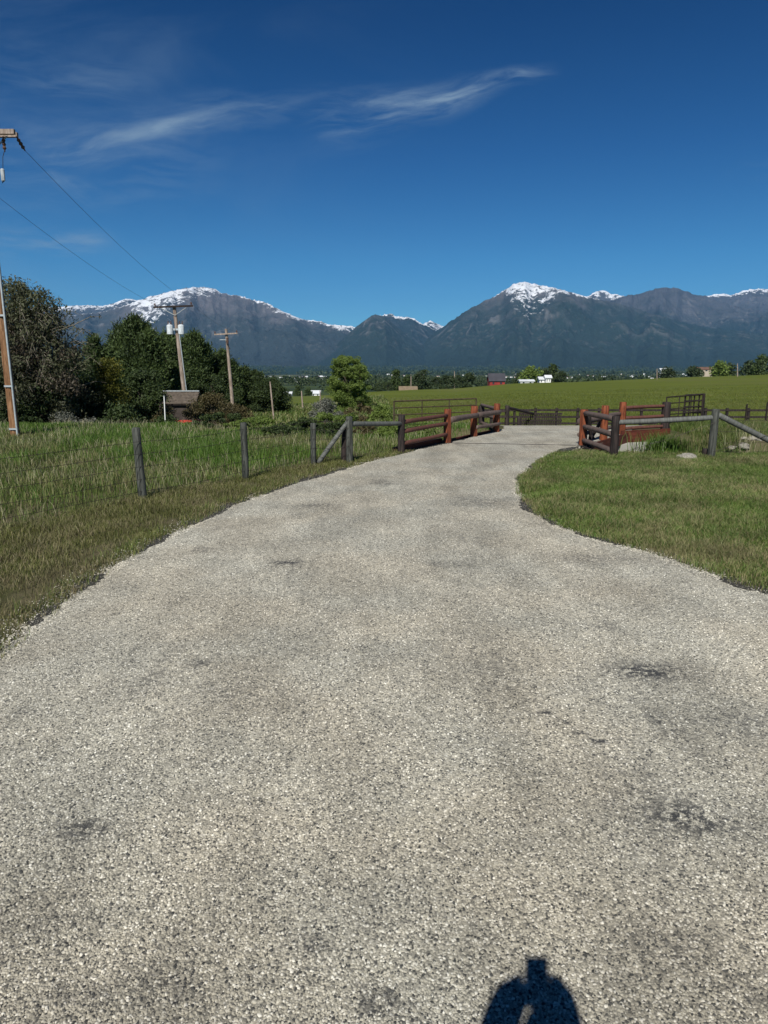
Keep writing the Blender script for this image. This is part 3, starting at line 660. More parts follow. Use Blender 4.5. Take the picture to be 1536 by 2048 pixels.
# shrubs along the creek
SH = [(428, 29.5, 794, 100, m_leaf_red, 14000, .04, 'ruddy brown twiggy shrub in front of the shed', 60),
      (135, 29, 832, 64, m_leaf_sage, 7000, .035, 'grey sagebrush near the foot of the brown utility pole', 61),
      (178, 28.5, 836, 60, m_leaf_sage, 7000, .035, 'pale silvery brush pile right of the grey sagebrush', 62),
      (60, 29, 835, 80, m_leaf_dark, 4500, .06, 'low dark green shrub just right of the brown utility pole foot', 63),
      (250, 29, 812, 90, m_leaf_dark, 6000, .06, 'dark shrub in front of the yellow-green bush', 64),
      (335, 29, 818, 46, m_leaf_red, 2600, .05, 'small tan shrub by the white pipe', 65),
      (335, 27.8, 832, 60, m_leaf_dark, 3500, .05, 'low dark green bush below the shed', 66),
      (650, 40, 800, 60, m_leaf_sage, 7000, .05, 'pale bare brush at the foot of the lone oval tree', 67),
      (480, 31, 812, 60, m_leaf_red, 3500, .055, 'small ruddy shrub right of the larger ruddy shrub', 68),
      (765, 31, 810, 50, m_leaf_fresh, 2600, .06, 'green willow shrub by the end of the pipe gate', 69),
      (560, 20.5, 850, 90, m_leaf_dark, 9000, .035, 'dark leafy clump between the second and third grey posts', 80),
      (610, 21.5, 838, 100, m_leaf_dark, 8000, .035, 'dark leafy creek bush left of the third grey post', 81),
      (665, 20.5, 848, 80, m_leaf_dark, 6000, .035, 'dark leafy bush seen through the diagonal brace', 82),
      (740, 21, 852, 90, m_leaf_red, 6500, .03, 'tangled brown bush under the grey top rail', 83),
      (775, 20.5, 850, 60, m_leaf_fresh, 5500, .035, 'bright green bush left of the dark wing post', 84),
      (505, 22.5, 838, 110, m_leaf_fresh, 8500, .035, 'bright green creek bush behind the second grey post', 85),
      (440, 24, 828, 110, m_leaf_dark, 7000, .04, 'dark green creek bush left of the second grey post', 86),
      (845, 22.5, 846, 80, m_leaf_fresh, 5500, .04, 'green bush seen between the left wing rails', 87),
      (700, 24, 828, 80, m_leaf_fresh, 5500, .04, 'green bush behind the stout brace post', 88),
      (590, 27, 845, 90, m_leaf_dark, 5000, .045, 'dark green creek bush between the second and third grey posts', 72),
      (660, 25, 852, 110, m_leaf_red, 6000, .04, 'brown brush on the creek bank behind the diagonal brace', 73),
      (745, 24, 856, 70, m_leaf_dark, 4500, .045, 'dark bush under the grey top rail', 74),
      (520, 28, 835, 70, m_leaf_fresh, 4000, .05, 'fresh green willow clump right of the second grey post', 75),
      (655, 29, 828, 110, m_leaf_fresh, 6000, .05, 'fresh green clump behind the top of the diagonal brace', 76),
      (210, 27.5, 842, 60, m_leaf_dark, 3500, .05, 'low dark bush right of the silvery brush pile', 77),
      (770, 27, 838, 60, m_leaf_fresh, 3500, .05, 'green reedy clump by the left wing post', 78),
      (720, 40, 808, 60, m_leaf_red, 3000, .07, 'brownish shrub under the right side of the lone oval tree', 70),
      (-20, 26, 826, 70, m_leaf_dark, 3500, .05, 'dark shrub at the left picture edge behind the brown utility pole', 71)]
for (px, Y, tp, w, m, n, ls, lab, sv) in SH:
    tree('shrub', px, Y, tp, w, dome, m, n, ls, lab, 'shrub', 'shrubs along the creek', clumps=34, cs_=.22, seedv=sv, trunkr=.03, nl=18, start=.02, aspect=2.0)

# ------------------------------------------------------------------ grass
def blades(name, x, y, h, wd, m, lean=.35, seedv=1, z=None):
    r = np.random.default_rng(seedv); n = len(x); z = H(x, y) if z is None else z
    a = r.random(n) * 6.283; ll = lean * (.3 + r.random(n)) * h; b = r.random(n) * 6.283
    dx, dy = np.cos(a) * wd * .5, np.sin(a) * wd * .5; lx, ly = np.cos(b) * ll, np.sin(b) * ll
    V = np.empty((n, 5, 3))
    V[:, 0] = np.stack([x - dx, y - dy, z - .01], 1); V[:, 1] = np.stack([x + dx, y + dy, z - .01], 1)
    V[:, 2] = np.stack([x + dx * .8 + lx * .35, y + dy * .8 + ly * .35, z + h * .6], 1); V[:, 3] = np.stack([x - dx * .8 + lx * .35, y - dy * .8 + ly * .35, z + h * .6], 1)
    V[:, 4] = np.stack([x + lx, y + ly, z + h * (1 - .15 * lean)], 1)
    i = np.arange(n) * 5
    q = np.stack([i, i + 1, i + 2, i + 3], 1); t = np.stack([i + 3, i + 2, i + 4], 1)
    return np_mesh(name, V.reshape(-1, 3), [q, t], m)
def grassmat(name, cols, dry, sc=.7, th=(.45, .65)):
    m, nt, b = mat(name); g = geo(nt); pos = g.outputs['Position']; rnd = g.outputs['Random Per Island']
    c = ramp(nt, rnd, [(i / (len(cols) - 1), k) for i, k in enumerate(cols)])
    n = M(nt, 'ADD', M(nt, 'MULTIPLY', noise(nt, pos, sc, 4, .6), .75), M(nt, 'MULTIPLY', rnd, .25))
    c = mixc(nt, smooth(nt, n, th[0], th[1]), c, dry); v = noise(nt, pos, sc * 2.7, 3, .6)
    c = mixc(nt, 1, c, comb(nt, *[smooth(nt, v, .3, .7, .72, 1.2)] * 3), 'MULTIPLY')
    nt.links.new(c, b.inputs['Base Color']); b.inputs['Roughness'].default_value = .55
    t = nt.nodes.new('ShaderNodeBsdfTranslucent'); nt.links.new(c, t.inputs[0]); mx = nt.nodes.new('ShaderNodeMixShader'); mx.inputs[0].default_value = .25
    nt.links.new(b.outputs[0], mx.inputs[1]); nt.links.new(t.outputs[0], mx.inputs[2]); nt.links.new(mx.outputs[0], nt.nodes['Material Output'].inputs[0])
    return m
mg_short = grassmat('mown_grass', [(.082, .100, .022), (.140, .152, .042), (.20, .195, .075)], (.24, .205, .115), .55, (.43, .62))
mg_lawn = grassmat('lawn_grass', [(.060, .125, .018), (.115, .185, .034), (.19, .225, .065)], (.27, .245, .12), .42, (.47, .62))
mg_tall = grassmat('pasture_grass', [(.055, .100, .016), (.098, .148, .030), (.155, .178, .056)], (.21, .20, .09), .5, (.46, .66))
mg_lush = grassmat('lush_grass', [(.045, .098, .014), (.080, .150, .022), (.13, .185, .040)], (.12, .13, .045), .5, (.62, .8))
mg_straw = grassmat('dry_stalks', [(.32, .29, .17), (.46, .42, .27), (.26, .26, .14)], (.30, .26, .16), .5, (.6, .8))
mg_edge = grassmat('edge_grass', [(.075, .12, .022), (.14, .175, .042), (.25, .23, .10)], (.25, .21, .11), 1.2, (.5, .65))
mg_field = grassmat('hay_field', [(.088, .112, .022), (.108, .134, .028), (.13, .15, .036)], (.16, .15, .055), .04, (.55, .72))
LB = Vector((*g0(628, 930), 0)); BR = Vector((*g0(699, 925), 0)); LW = Vector((*g0(803, 906), 0)); RW = Vector((*g0(1227, 912), 0)); RB = Vector((*g0(1421, 917), 0))
FP = [Vector((-6.2, 6.3, 0)), Vector((*g0(288, 1005), 0)), Vector((*g0(491, 961), 0)), LB]
fenceline = np.array([(-30, -16)] + [(p.x, p.y) for p in FP] + [(BR.x, BR.y), (LW.x, LW.y)], float)
def leftof(x, y):       # signed distance beyond the left wire fence
    fy = np.interp(x, fenceline[:, 0], fenceline[:, 1]); return (y - fy) * .6
def scatter(n, xr, yr, p=1.0, seedv=1):
    r = np.random.default_rng(seedv); return xr[0] + (xr[1] - xr[0]) * r.random(n), yr[0] + (yr[1] - yr[0]) * r.random(n) ** p, r
def infan(x, y, mgn=1.0): return np.abs(x) < .60 * y + mgn
dmin = .10
# mown verge on the left, up to the wire fence
x, y, r = scatter(700000, (-12, 2.4), (1.2, 19.5), 1.15, 31)
k = (rdist(x, y) > .16 * r.random(len(x)) - .10 + .10 * fbm(x * 2, y * 2, 2, 5)) & (leftof(x, y) < .25) & infan(x, y) & ~((y > 18) & (x > .2)) & (x < 2.2)
x, y = x[k], y[k]; r = np.random.default_rng(1)
cov = fbm(x / .5, y / .5, 4, 77) + .25 * sst(rdist(x, y), 0, 1.2); k = cov + .25 * r.random(len(x)) > .56; x, y = x[k], y[k]
hh = (.03 + .05 * r.random(len(x))) * (.5 + 1.0 * fbm(x / .35, y / .35, 3, 8)) * (1 + .8 * sst(rdist(x, y), .2, 1.5))
tag(blades('mown_grass', x, y, hh, .0038 + .0002 * y, mg_short, .8, 2), 'short olive mown grass on the verge left of the driveway', kind='stuff')
# ragged weeds and longer tufts leaning over the driveway's edge
x, y, r = scatter(420000, (-9, 9), (2.5, 19), 1.1, 41); dd = rdist(x, y)
k = (dd > -.07) & (dd < .28) & infan(x, y) & (fbm(x / .35, y / .35, 3, 45) > .54) & ~((y > 16.5) & (x > 2)) & ~((y > 17) & (x > .2)); x, y, dd = x[k], y[k], dd[k]; r = np.random.default_rng(12)
tag(blades('edge_grass', x, y, (.05 + .09 * r.random(len(x))) * (.6 + .6 * sst(dd, -.05, .15)), .004 + .0002 * y, mg_edge, .9, 12), 'ragged longer grass and weeds leaning over the driveway edge', kind='stuff')
# lawn on the right
x, y, r = scatter(860000, (2.1, 14.5), (3.0, 17.2), 1.15, 32)
k = (rdist(x, y) > .16 * r.random(len(x)) - .10 + .10 * fbm(x * 2, y * 2, 2, 5)) & infan(x, y) & (x > 1.9) & (y < 16.6 - .0 * x)
x, y = x[k], y[k]; r = np.random.default_rng(2)
cov = fbm(x / .5, y / .5, 4, 78) + .3 * sst(rdist(x, y), 0, .8); k = cov + .25 * r.random(len(x)) > .50; x, y = x[k], y[k]
hh = (.03 + .05 * r.random(len(x))) * (.5 + 1.1 * fbm(x / .35, y / .35, 3, 88)) * (1 + .5 * sst(rdist(x, y), .1, .6))
tag(blades('lawn_grass', x, y, hh, .0038 + .0002 * y, mg_lawn, .8, 3), 'short patchy green and straw coloured lawn right of the driveway', kind='stuff')
# tall pasture behind the wire fence
x, y, r = scatter(330000, (-24, 4.0), (5, 33), 1.1, 33)
k = (leftof(x, y) > .05) & infan(x, y, 1.5) & (rdist(x, y) > .3) & ~((x > .2) & (y < LW.y + (x - LW.x) * 1.2 + .3))
x, y = x[k], y[k]; r = np.random.default_rng(3)
wet = fbm(x / 2.5, y / 2.5, 3, 66) + .25 * sst(y, 17, 24) + .1 * sst(x, -8, -3)
hh = (.06 + .16 * r.random(len(x))) * (.4 + 1.1 * fbm(x / 1.2, y / 1.2, 3, 81)) * (.45 + .55 * sst(leftof(x, y), .1, 1.6)) * (1 - .5 * sst(y, 16, 24))
lush = wet - .25 * (y < 14) + .14 * r.random(len(x)) > .70
tag(blades('pasture_grass', x[~lush], y[~lush], hh[~lush], .006 + .0004 * y[~lush], mg_tall, .45, 4), 'knee-high pasture grass behind the wire fence', kind='stuff')
tag(blades('creek_grass', x[lush], y[lush], hh[lush] * 1.5, .007 + .0004 * y[lush], mg_lush, .35, 5), 'lush bright green grass along the creek', kind='stuff')
x, y, r = scatter(26000, (-20, 3.0), (6, 26), 1.1, 34)
k = (leftof(x, y) > .15) & infan(x, y, 1.5) & (rdist(x, y) > .6) & (fbm(x / 1.8, y / 1.8, 3, 12) > .42) & ~((x > .2) & (y < LW.y + (x - LW.x) * 1.2 + .3)); x, y = x[k], y[k]; r = np.random.default_rng(4)
tag(blades('dry_grass_stalks', x, y, .12 + .24 * r.random(len(x)) ** 1.6, .0035 + .00018 * y, mg_straw, .5, 6), 'pale dry grass stalks sticking out of the pasture', kind='stuff')
# rough grass behind the right-hand fence and round the ditch
x, y, r = scatter(200000, (7.4, 22), (15.9, 33), 1.0, 35)
k = (rdist(x, y) > .5) & infan(x, y, 1.5) & ((y > 23.6) | (x > 9.3) | (y < 17.6)) & ~((x < 8.75) & (y > 17.2) & (y < 21.7)) & (y > 15.9 + (x < RB.x) * .25)
k &= (pdist(x, y, DITCH) > 1.25 + .6 * (x < 13.5) * (y > 17.5) * (y < 20.5)) & ~((x < 8.75) & (y < 21.7))
x, y = x[k], y[k]; r = np.random.default_rng(5)
tag(blades('rough_grass', x, y, (.10 + .25 * r.random(len(x))) * (.4 + fbm(x / 1.0, y / 1.0, 3, 91)), .006 + .0004 * y, mg_tall, .5, 7), 'rough green and tan grass beyond the right-hand fence', kind='stuff')
x, y, r = scatter(2600, (7.2, 16), (16.15, 20.5), 1.0, 36)
k = fbm(x / .7, y / .7, 3, 14) > .50; x, y = x[k], y[k]; r = np.random.default_rng(6)
tag(blades('dry_grass_stalks', x, y, .3 + .5 * r.random(len(x)), .008 + 0 * x, mg_straw, .5, 8), 'pale dry stalks around the ditch right of the bridge', kind='stuff')
# reeds by the concrete wing wall
r = np.random.default_rng(9)
for (cx, cy, n, hm) in [(6.65, 16.75, 500, .55), (7.0, 16.9, 260, .5), (8.4, 16.9, 300, .5), (7.5, 17.9, 700, .95), (8.1, 18.4, 500, .8), (8.9, 18.6, 400, .6), (6.3, 17.0, 50, .5)]:
    x = cx + r.normal(size=n) * .28; y = cy + r.normal(size=n) * .25
    tag(blades('reeds', x, y, hm * (.7 + .5 * r.random(n)), .012 + 0 * x, mg_lush, .4, int(cx * 10)), 'green reeds in the ditch beside the concrete wing wall', kind='stuff')
# hay field tufts, as clumps that grow with distance
rg_ = np.random.default_rng(77)
x, y, r = scatter(230000, (-20, 80), (33.5, 120), 1.5, 37)
k = infan(x, y, 3) & (rdist(x, y) > .5) & (rg_.random(len(x)) < sst(y, 118, 45)) & (y < np.interp((x / y), cs, cyc) + 6) & (x > -.10 * y); x, y = x[k], y[k]; r = np.random.default_rng(7)
tag(blades('hay_field_grass', x, y, (.05 + .07 * r.random(len(x))), .010 + .0005 * y, mg_field, .6, 9), 'even green hay field beyond the dark fence', kind='stuff')
x, y, r = scatter(60000, (-60, 6), (33, 110), 1.6, 38)
k = infan(x, y, 3) & (rdist(x, y) > .5) & (x < -.02 * y + 2); x, y = x[k], y[k]; r = np.random.default_rng(8)
tag(blades('meadow_grass', x, y, (.2 + .25 * r.random(len(x))), .02 + .0012 * y, mg_tall, .6, 10), 'uneven green meadow between the tree belt and the lone oval tree', kind='stuff')

# ------------------------------------------------------------------ timber and metal materials
def wood(name, a, b_, grain=14, crack=.6):
    m, nt, b = mat(name); v = objc(nt)
    g1 = noise(nt, scale3(nt, v, (grain, grain, 1.1)), 1.6, 6, .65, .3); g2 = noise(nt, v, 3, 4, .6)
    g3 = noise(nt, scale3(nt, v, (grain * 2, grain * 2, 1.6)), 2.2, 3, .6, .2)
    c = mixc(nt, smooth(nt, g1, .40, .60), a, b_); c = mixc(nt, smooth(nt, g2, .45, .75, 0, .5), c, [k * .55 for k in a]); c = mixc(nt, smooth(nt, g3, .60, .68, 0, .8), c, [k * .25 for k in a])
    nt.links.new(c, b.inputs['Base Color']); b.inputs['Roughness'].default_value = .75; bump(nt, b, M(nt, 'SUBTRACT', g1, M(nt, 'MULTIPLY', g3, .8)), crack, .02); return m
def railwood(name, a, b_):
    m, nt, b = mat(name); v = objc(nt)
    g1 = noise(nt, scale3(nt, v, (1.4, 1.4, 16)), 1.6, 6, .65, .3); g2 = noise(nt, v, 2.5, 4, .6)
    c = mixc(nt, smooth(nt, g1, .32, .68), a, b_); c = mixc(nt, smooth(nt, g2, .42, .7, 0, .6), c, [k * .6 for k in b_])
    nt.links.new(c, b.inputs['Base Color']); b.inputs['Roughness'].default_value = .7; bump(nt, b, g1, .5, .01); return m
mw_red = wood('stained_log', (.085, .022, .010), (.23, .066, .027))
mw_rail = railwood('weathered_rail', (.075, .052, .045), (.155, .115, .098))
mw_redrail = railwood('faded_red_rail', (.075, .034, .026), (.15, .062, .046))
mw_grey = wood('grey_post', (.034, .037, .031), (.088, .092, .080))
mw_greyrail = railwood('grey_rail', (.065, .068, .062), (.15, .155, .142))
mw_dark = wood('creosoted_post', (.015, .012, .011), (.042, .030, .027))
mw_plank = railwood('red_plank', (.060, .016, .010), (.125, .034, .020))
mw_pole = wood('brown_pole', (.15, .075, .034), (.29, .16, .082), 8)
mw_palepole = wood('pale_pole', (.22, .17, .135), (.38, .31, .26), 8)
m_pipe = simple('dark_pipe', (.030, .022, .018), .5, .35, 9)
m_pipegreen = simple('rusty_green_pipe', (.060, .042, .028), .6, .4, 7)
m_wire = simple('galvanised_wire', (.055, .045, .04), .5, .2, 30, .4, 0)
m_galv = simple('galvanised_pipe', (.42, .46, .47), .45, .15, 10, .3)
m_conc = simple('concrete', (.36, .35, .31), .9, .14, 3, bmp=.3)
m_porc = simple('porcelain', (.10, .06, .045), .25, .1, 5)
m_grey = simple('transformer_paint', (.50, .54, .56), .5, .22, 9)
m_cable = simple('cable', (.03, .03, .032), .5, .1, 5, bmp=0)
m_rock = simple('rock', (.24, .225, .19), .9, .4, 5, bmp=.8)

def v3(x, y, z): return Vector((x, y, z))
def part(mb, name, m, root, label=None, sm=True):
    o = mb.build(name, m, root, sm)
    if label: o['label'] = label
    return o
# ------------------------------------------------------------------ the bridge
ax_b = (L3 - L1).normalized(); cen = (L1 + L3 + R1 + R3) / 4
bridge = empty('bridge', (cen.x, cen.y, 0), 'small one-lane bridge with red log posts and log railings over the creek', 'bridge')
nrm = Vector((ax_b.y, -ax_b.x, 0))
def slab(mb, quad, zt, zb):
    n = len(mb.v); mb.v += [(p.x, p.y, zt) for p in quad] + [(p.x, p.y, zb) for p in quad]
    mb.f += [(n, n + 1, n + 2, n + 3)[::-1], (n + 4, n + 5, n + 6, n + 7)] + [(n + i, n + (i + 1) % 4, n + 4 + (i + 1) % 4, n + 4 + i) for i in range(4)]
    bm = bmesh.new(); me = bpy.data.meshes.new('t'); me.from_pydata(mb.v, [], mb.f); bm.from_mesh(me); bmesh.ops.recalc_face_normals(bm, faces=bm.faces[:])
    bm.to_mesh(me); mb.v = [tuple(v.co) for v in me.vertices]; mb.f = [tuple(p.vertices) for p in me.polygons]; bm.free(); bpy.data.meshes.remove(me); return mb
e = ax_b * .15
part(slab(MB(), [L1 - e, R1 - e, R3 + e, L3 + e], -.006, -.28), 'deck', m_conc, bridge, sm=False)
part(slab(MB(), [L1 - e * .6, L1 - e * .1, R1 - e * .1, R1 - e * .6], .012, .002), 'joint', m_pipe, bridge, 'dark expansion joint across the near end of the deck', False)
for s0, s1, sg in ((L1, L3, -1), (R1, R3, 1)):
    o = nrm * (.17 * sg)
    part(slab(MB(), [s0 + o, s0 + o + nrm * .05 * sg, s1 + o + nrm * .05 * sg, s1 + o], .05, -.26), 'side_beam', mw_plank, bridge, sm=False)
for A_, B_ in ((L1 - nrm * .5, R1 + nrm * .5), (L3 - nrm * .5, R3 + nrm * .5)):
    sg = 1 if A_ is not None and (A_ - L1).length < 1 else -1
    o = ax_b * (.25 * sg)
    part(slab(MB(), [A_ - o * .2, B_ - o * .2, B_ + o, A_ + o], -.29, -1.3), 'abutment', m_conc, bridge, sm=False)
tops = {}
for nm, p, py in (('L1', L1, 818), ('L2', L2, 812), ('L3', L3, 807), ('R1', R1, 819), ('R2', R2, 811), ('R3', R3, 804)):
    zt = 2 - p.y * rowt(py); tops[nm] = zt
    part(MB().log((p.x, p.y, -.25), (p.x + random.uniform(-.015, .015), p.y, zt), .108, .10, 18, .035), 'log_post', mw_red, bridge)
def rail(a, b, r0, m, r1=None, ext=0.12, name='rail', label=None, root=None):
    d = (b - a).normalized() * ext
    # rails are modelled along local z so that their grain runs lengthwise
    L = (b - a).length + 2 * ext; mb = MB().log((0, 0, -L / 2), (0, 0, L / 2), r0, r1 or r0, 12, .05, .012)
    me = bpy.data.meshes.new(name); me.from_pydata(mb.v, [], mb.f); me.materials.append(m); me.polygons.foreach_set('use_smooth', [True] * len(me.polygons))
    root = root or bridge
    o = link(name, me, root); c = (a + b) / 2; o.location = c - wloc(root); o.rotation_euler = (b - a).to_track_quat('Z', 'Y').to_euler()
    if label: o['label'] = label
    return o
def at_z(p, z): return Vector((p.x, p.y, z))
off = nrm * .09
for (a, b, sg) in ((L1, L2, 1), (L2, L3, 1), (R1, R2, -1), (R2, R3, -1)):
    rail(at_z(a, .62) + off * sg, at_z(b, .62 if sg == 1 else .60) + off * sg, .085, mw_rail, .07, .02)
for (a, b, sg) in ((L2, L3, 1), (R1, R3, -1)):
    rail(at_z(a, .28) + off * sg, at_z(b, .26) + off * sg, .055, mw_rail, .05, .05)
# near-left wing
def zpost(p, py): return 2 - p.y * rowt(py)
part(MB().log((LW.x, LW.y, -.3), (LW.x, LW.y, zpost(LW, 830)), .085, .08, 12, .02), 'wing_post', mw_dark, bridge, 'dark creosoted wing post left of the bridge')
for z in (.72, .50, .22): rail(at_z(LW, z), at_z(L1, z + .02), .055, mw_redrail, .05, 0, 'wing_rail', 'reddish wing rail')
part(slab(MB(), [LW - nrm * .25, LW - nrm * .18, L1 - nrm * .15, L1 - nrm * .22], .12, -.35), 'kick_board', mw_plank, bridge, sm=False)
# near-right wing
part(MB().log((RW.x, RW.y, -.3), (RW.x, RW.y, zpost(RW, 832)), .095, .09, 12, .02), 'wing_post', mw_dark, bridge, 'dark creosoted wing post right of the bridge')
R1b = R1 + (RW - R1).normalized() * .10
for z, z2 in ((.83, .83), (.47, .49), (.10, .14)): rail(at_z(RW, z), at_z(R1b, z2), .072, mw_rail, .062, .06, 'wing_rail')
part(slab(MB(), [RW + v3(-.22, .1, 0), RW + v3(-.16, .1, 0), R1 + v3(-.02, -.15, 0), R1 + v3(-.1, -.15, 0)], .02, -.4), 'kick_board', mw_dark, bridge, sm=False)
# diagonal knee braces inside the right posts
for a, b, z0, z1 in ((R1 + v3(.16, .1, 0), R1 + v3(.28, .25, 0), .75, .2), (R1 + v3(.28, .25, 0), R1 + v3(.14, .1, 0), .25, -.1), (R2 + v3(-.05, .1, 0), R2 + v3(-.28, .2, 0), .55, .05), (R2 + v3(-.28, .2, 0), R2 + v3(-.1, .1, 0), .1, -.15)):
    rail(at_z(a, z0), at_z(b, z1), .05, mw_dark, .045, 0, 'knee_brace')
# far-right wing
x_, y_ = 8.75, 22.2; FR = Vector((x_, y_, 0))
part(MB().log((FR.x, FR.y, -.7), (FR.x, FR.y, zpost(FR, 804)), .14, .13, 12, .02), 'wing_post', mw_dark, bridge, 'thick dark post at the far right end of the bridge railing')
for z in (.80, .50, .18): rail(at_z(R3, z - .02), at_z(FR, z), .055, mw_redrail, .05, 0, 'wing_rail', 'reddish wing rail')
mb = MB(); a, b = R3 + v3(-.1, -.28, 0), FR + v3(.1, -.2, 0); part(slab(mb, [a, b, b + v3(0, .07, 0), a + v3(0, .07, 0)], .12, -.30), 'wing_board', mw_plank, bridge, 'broad rust-red board under the far right wing rails', False)
mb = MB(); a, b = v3(6.55, 20.55, 0), v3(8.55, 21.35, 0); part(slab(mb, [a, b, b + v3(0, .45, 0), a + v3(0, .45, 0)], -.24, -1.2), 'wing_wall', m_conc, bridge, 'pale concrete wing wall in the ditch', False)
a, b = a + v3(0, -.12, 0), b + v3(0, -.12, 0); part(slab(MB(), [a, b, b + v3(0, .11, 0), a + v3(0, .11, 0)], -.52, -1.2), 'wing_footing', m_conc, bridge, sm=False)
# far-left wing
FL = Vector((xat(962, 24.4, 0), 24.4, 0))
part(MB().log((FL.x, FL.y, -.4), (FL.x, FL.y, zpost(FL, 811)), .11, .10, 12, .02), 'wing_post', mw_dark, bridge, 'dark post at the far left end of the bridge railing')
for z in (.72, .42, .12): rail(at_z(L3, z), at_z(FL, z), .06, mw_rail, .05, 0, 'wing_rail')

# ------------------------------------------------------------------ wire fence on the left
fence = empty('wire_fence', (FP[1].x, FP[1].y, 0), 'wire fence on grey round wooden posts along the left verge', 'fence')
tp = {0: .98, 1: zpost(FP[1], 855), 2: zpost(FP[2], 845), 3: zpost(LB, 846)}
leanx = {1: -.045, 2: -.0, 0: .02, 3: 0}
for i, p in enumerate(FP):
    part(MB().log((p.x, p.y, -.3), (p.x + leanx[i], p.y, tp[i]), .062 if i != 1 else .066, .058, 14, .03), 'post', mw_grey, fence)
bt = zpost(BR, 833)
part(MB().log((BR.x, BR.y, -.3), (BR.x, BR.y, bt), .075, .07, 14, .03), 'post', mw_grey, fence, 'stout grey brace post')
part(MB().log((BR.x - .13, BR.y + .12, -.3), (BR.x - .10, BR.y + .12, bt - .2), .06, .055, 12, .03), 'post', mw_dark, fence, 'darker second post behind the brace post')
rail(Vector((LB.x + .08, LB.y + .05, .03)), Vector((BR.x - .02, BR.y, bt - .10)), .05, mw_greyrail, .045, 0, 'diagonal_brace', root=fence)
rail(Vector((BR.x, BR.y, zpost(BR, 848))), Vector((LW.x, LW.y, zpost(LW, 847))), .055, mw_greyrail, .05, .02, 'top_rail', root=fence)
fpts = [Vector((-13, -.6, 0))] + FP + [BR]
for k, z in enumerate((.18, .36, .55, .74, .92)):
    mb = MB()
    for a, b in zip(fpts[:-1], fpts[1:]):
        za = min(z, 1.0); pts = []
        for j in range(7):
            t = j / 6; q = a.lerp(b, t); pts.append((q.x, q.y - .066, za - .03 * math.sin(math.pi * t)))
        mb.tube(pts, .0032, 5, cap=False)
        if k in (1, 3, 4):
            for j in range(14):
                q = a.lerp(b, (j + .5) / 14); mb.box((q.x, q.y - .066, za - .03 * math.sin(math.pi * (j + .5) / 14)), (.004, .004, .03))
    part(mb, 'wire', m_wire, fence, sm=False)
# ------------------------------------------------------------------ right-hand brace fence
rf = empty('rail_fence', (RB.x, RB.y, 0), 'grey post with a long top rail and a sloping brace right of the bridge', 'fence')
rz = zpost(RB, 818)
part(MB().log((RB.x, RB.y, -.3), (RB.x + .02, RB.y, rz), .085, .08, 14, .03), 'post', mw_grey, rf)
part(MB().log((RB.x - .06, RB.y + .2, -.3), (RB.x - .05, RB.y + .17, .2), .06, .06, 10, .03), 'post', mw_dark, rf, 'short dark stub post')
rail(Vector((RW.x, RW.y, zpost(RW, 845))), Vector((RB.x, RB.y, zpost(RB, 835))), .058, mw_greyrail, .055, .02, 'top_rail', root=rf)
rb2 = Vector((9.35, RB.y + .05, 0))
rail(Vector((RB.x + .04, RB.y, zpost(RB, 828))), Vector((rb2.x, rb2.y, .02)), .062, mw_greyrail, .06, 0, 'diagonal_brace', root=rf)
part(MB().log((rb2.x + .1, rb2.y, -.3), (rb2.x + .1, rb2.y, 1.0), .075, .07, 12, .03), 'post', mw_grey, rf)
for z in (.15, .35, .6, .85):
    mb = MB(); pts = [(RB.x + (13.5 - RB.x) * t, RB.y + 1.0 * t, z - .02 * math.sin(math.pi * t * 3)) for t in np.linspace(0, 1, 19)]
    mb.tube(pts, .0035, 5, cap=False); part(mb, 'wire', m_wire, rf, sm=False)
mb = MB(); mb.tube([(RW.x + .05, RW.y - .02, .05), ((RW.x + RB.x) / 2, RB.y, .42), (RB.x, RB.y - .08, .80)], .004, 5, cap=False); part(mb, 'wire', m_wire, rf, sm=False)
mb = MB(); mb.tube([(RB.x, RB.y - .08, .16), (RB.x + 1.0, RB.y - .05, .45), (rb2.x, rb2.y - .08, .92)], .005, 5, cap=False); part(mb, 'wire', m_wire, rf, sm=False)
# slim steel posts in the pasture on the right
for i, (px, Y, h_) in enumerate(((1490, 24, .8), (1531, 25, .85))):
    x = xat(px, Y, 0); z = h1(x, Y); o = MB().box((x, Y, z + h_ / 2 - .05), (.035, .035, h_ + .1)).box((x, Y + .03, z + h_ * .5), (.05, .01, h_ * .9)).build('steel_post', m_pipe, origin=(x, Y, z))
    tag(o, ('slim dark steel stake behind the sloping brace rail', 'slim dark steel stake at the right picture edge')[i], 'post', 'steel stakes in the pasture')

# ------------------------------------------------------------------ pipe gates and the dark fence beyond the bridge
def pipe_gate(name, a, b, z0a, z0b, hgt, rails, verts, m, label, r=.022, rails_h=None):
    g = empty(name, (a.x, a.y, z0a), label, 'gate'); fr = MB()
    A0, A1 = Vector((a.x, a.y, z0a)), Vector((a.x, a.y, z0a + hgt)); B0, B1 = Vector((b.x, b.y, z0b)), Vector((b.x, b.y, z0b + hgt))
    fr.tube([A0, A1], r * 1.1, 8).tube([B0, B1], r * 1.1, 8).tube([A1, B1], r * 1.1, 8).tube([A0, B0], r * 1.1, 8); part(fr, 'gate_frame', m, g)
    for k in rails: part(MB().tube([A0.lerp(A1, k), B0.lerp(B1, k)], r * .85, 8), 'rail', m, g)
    for k in verts: part(MB().tube([A0.lerp(B0, k), A1.lerp(B1, k)], r * .8, 8), 'upright', m, g)
    return g
ga, gb = Vector((xat(788, 23.6, .5), 23.6, 0)), Vector((xat(952, 24.9, .5), 24.9, 0))
pipe_gate('pipe_gate', ga, gb, -.05, -.02, .93, (.27, .52, .76), (.33, .66), m_pipegreen, 'brown-green pipe gate standing behind the left bridge rail')
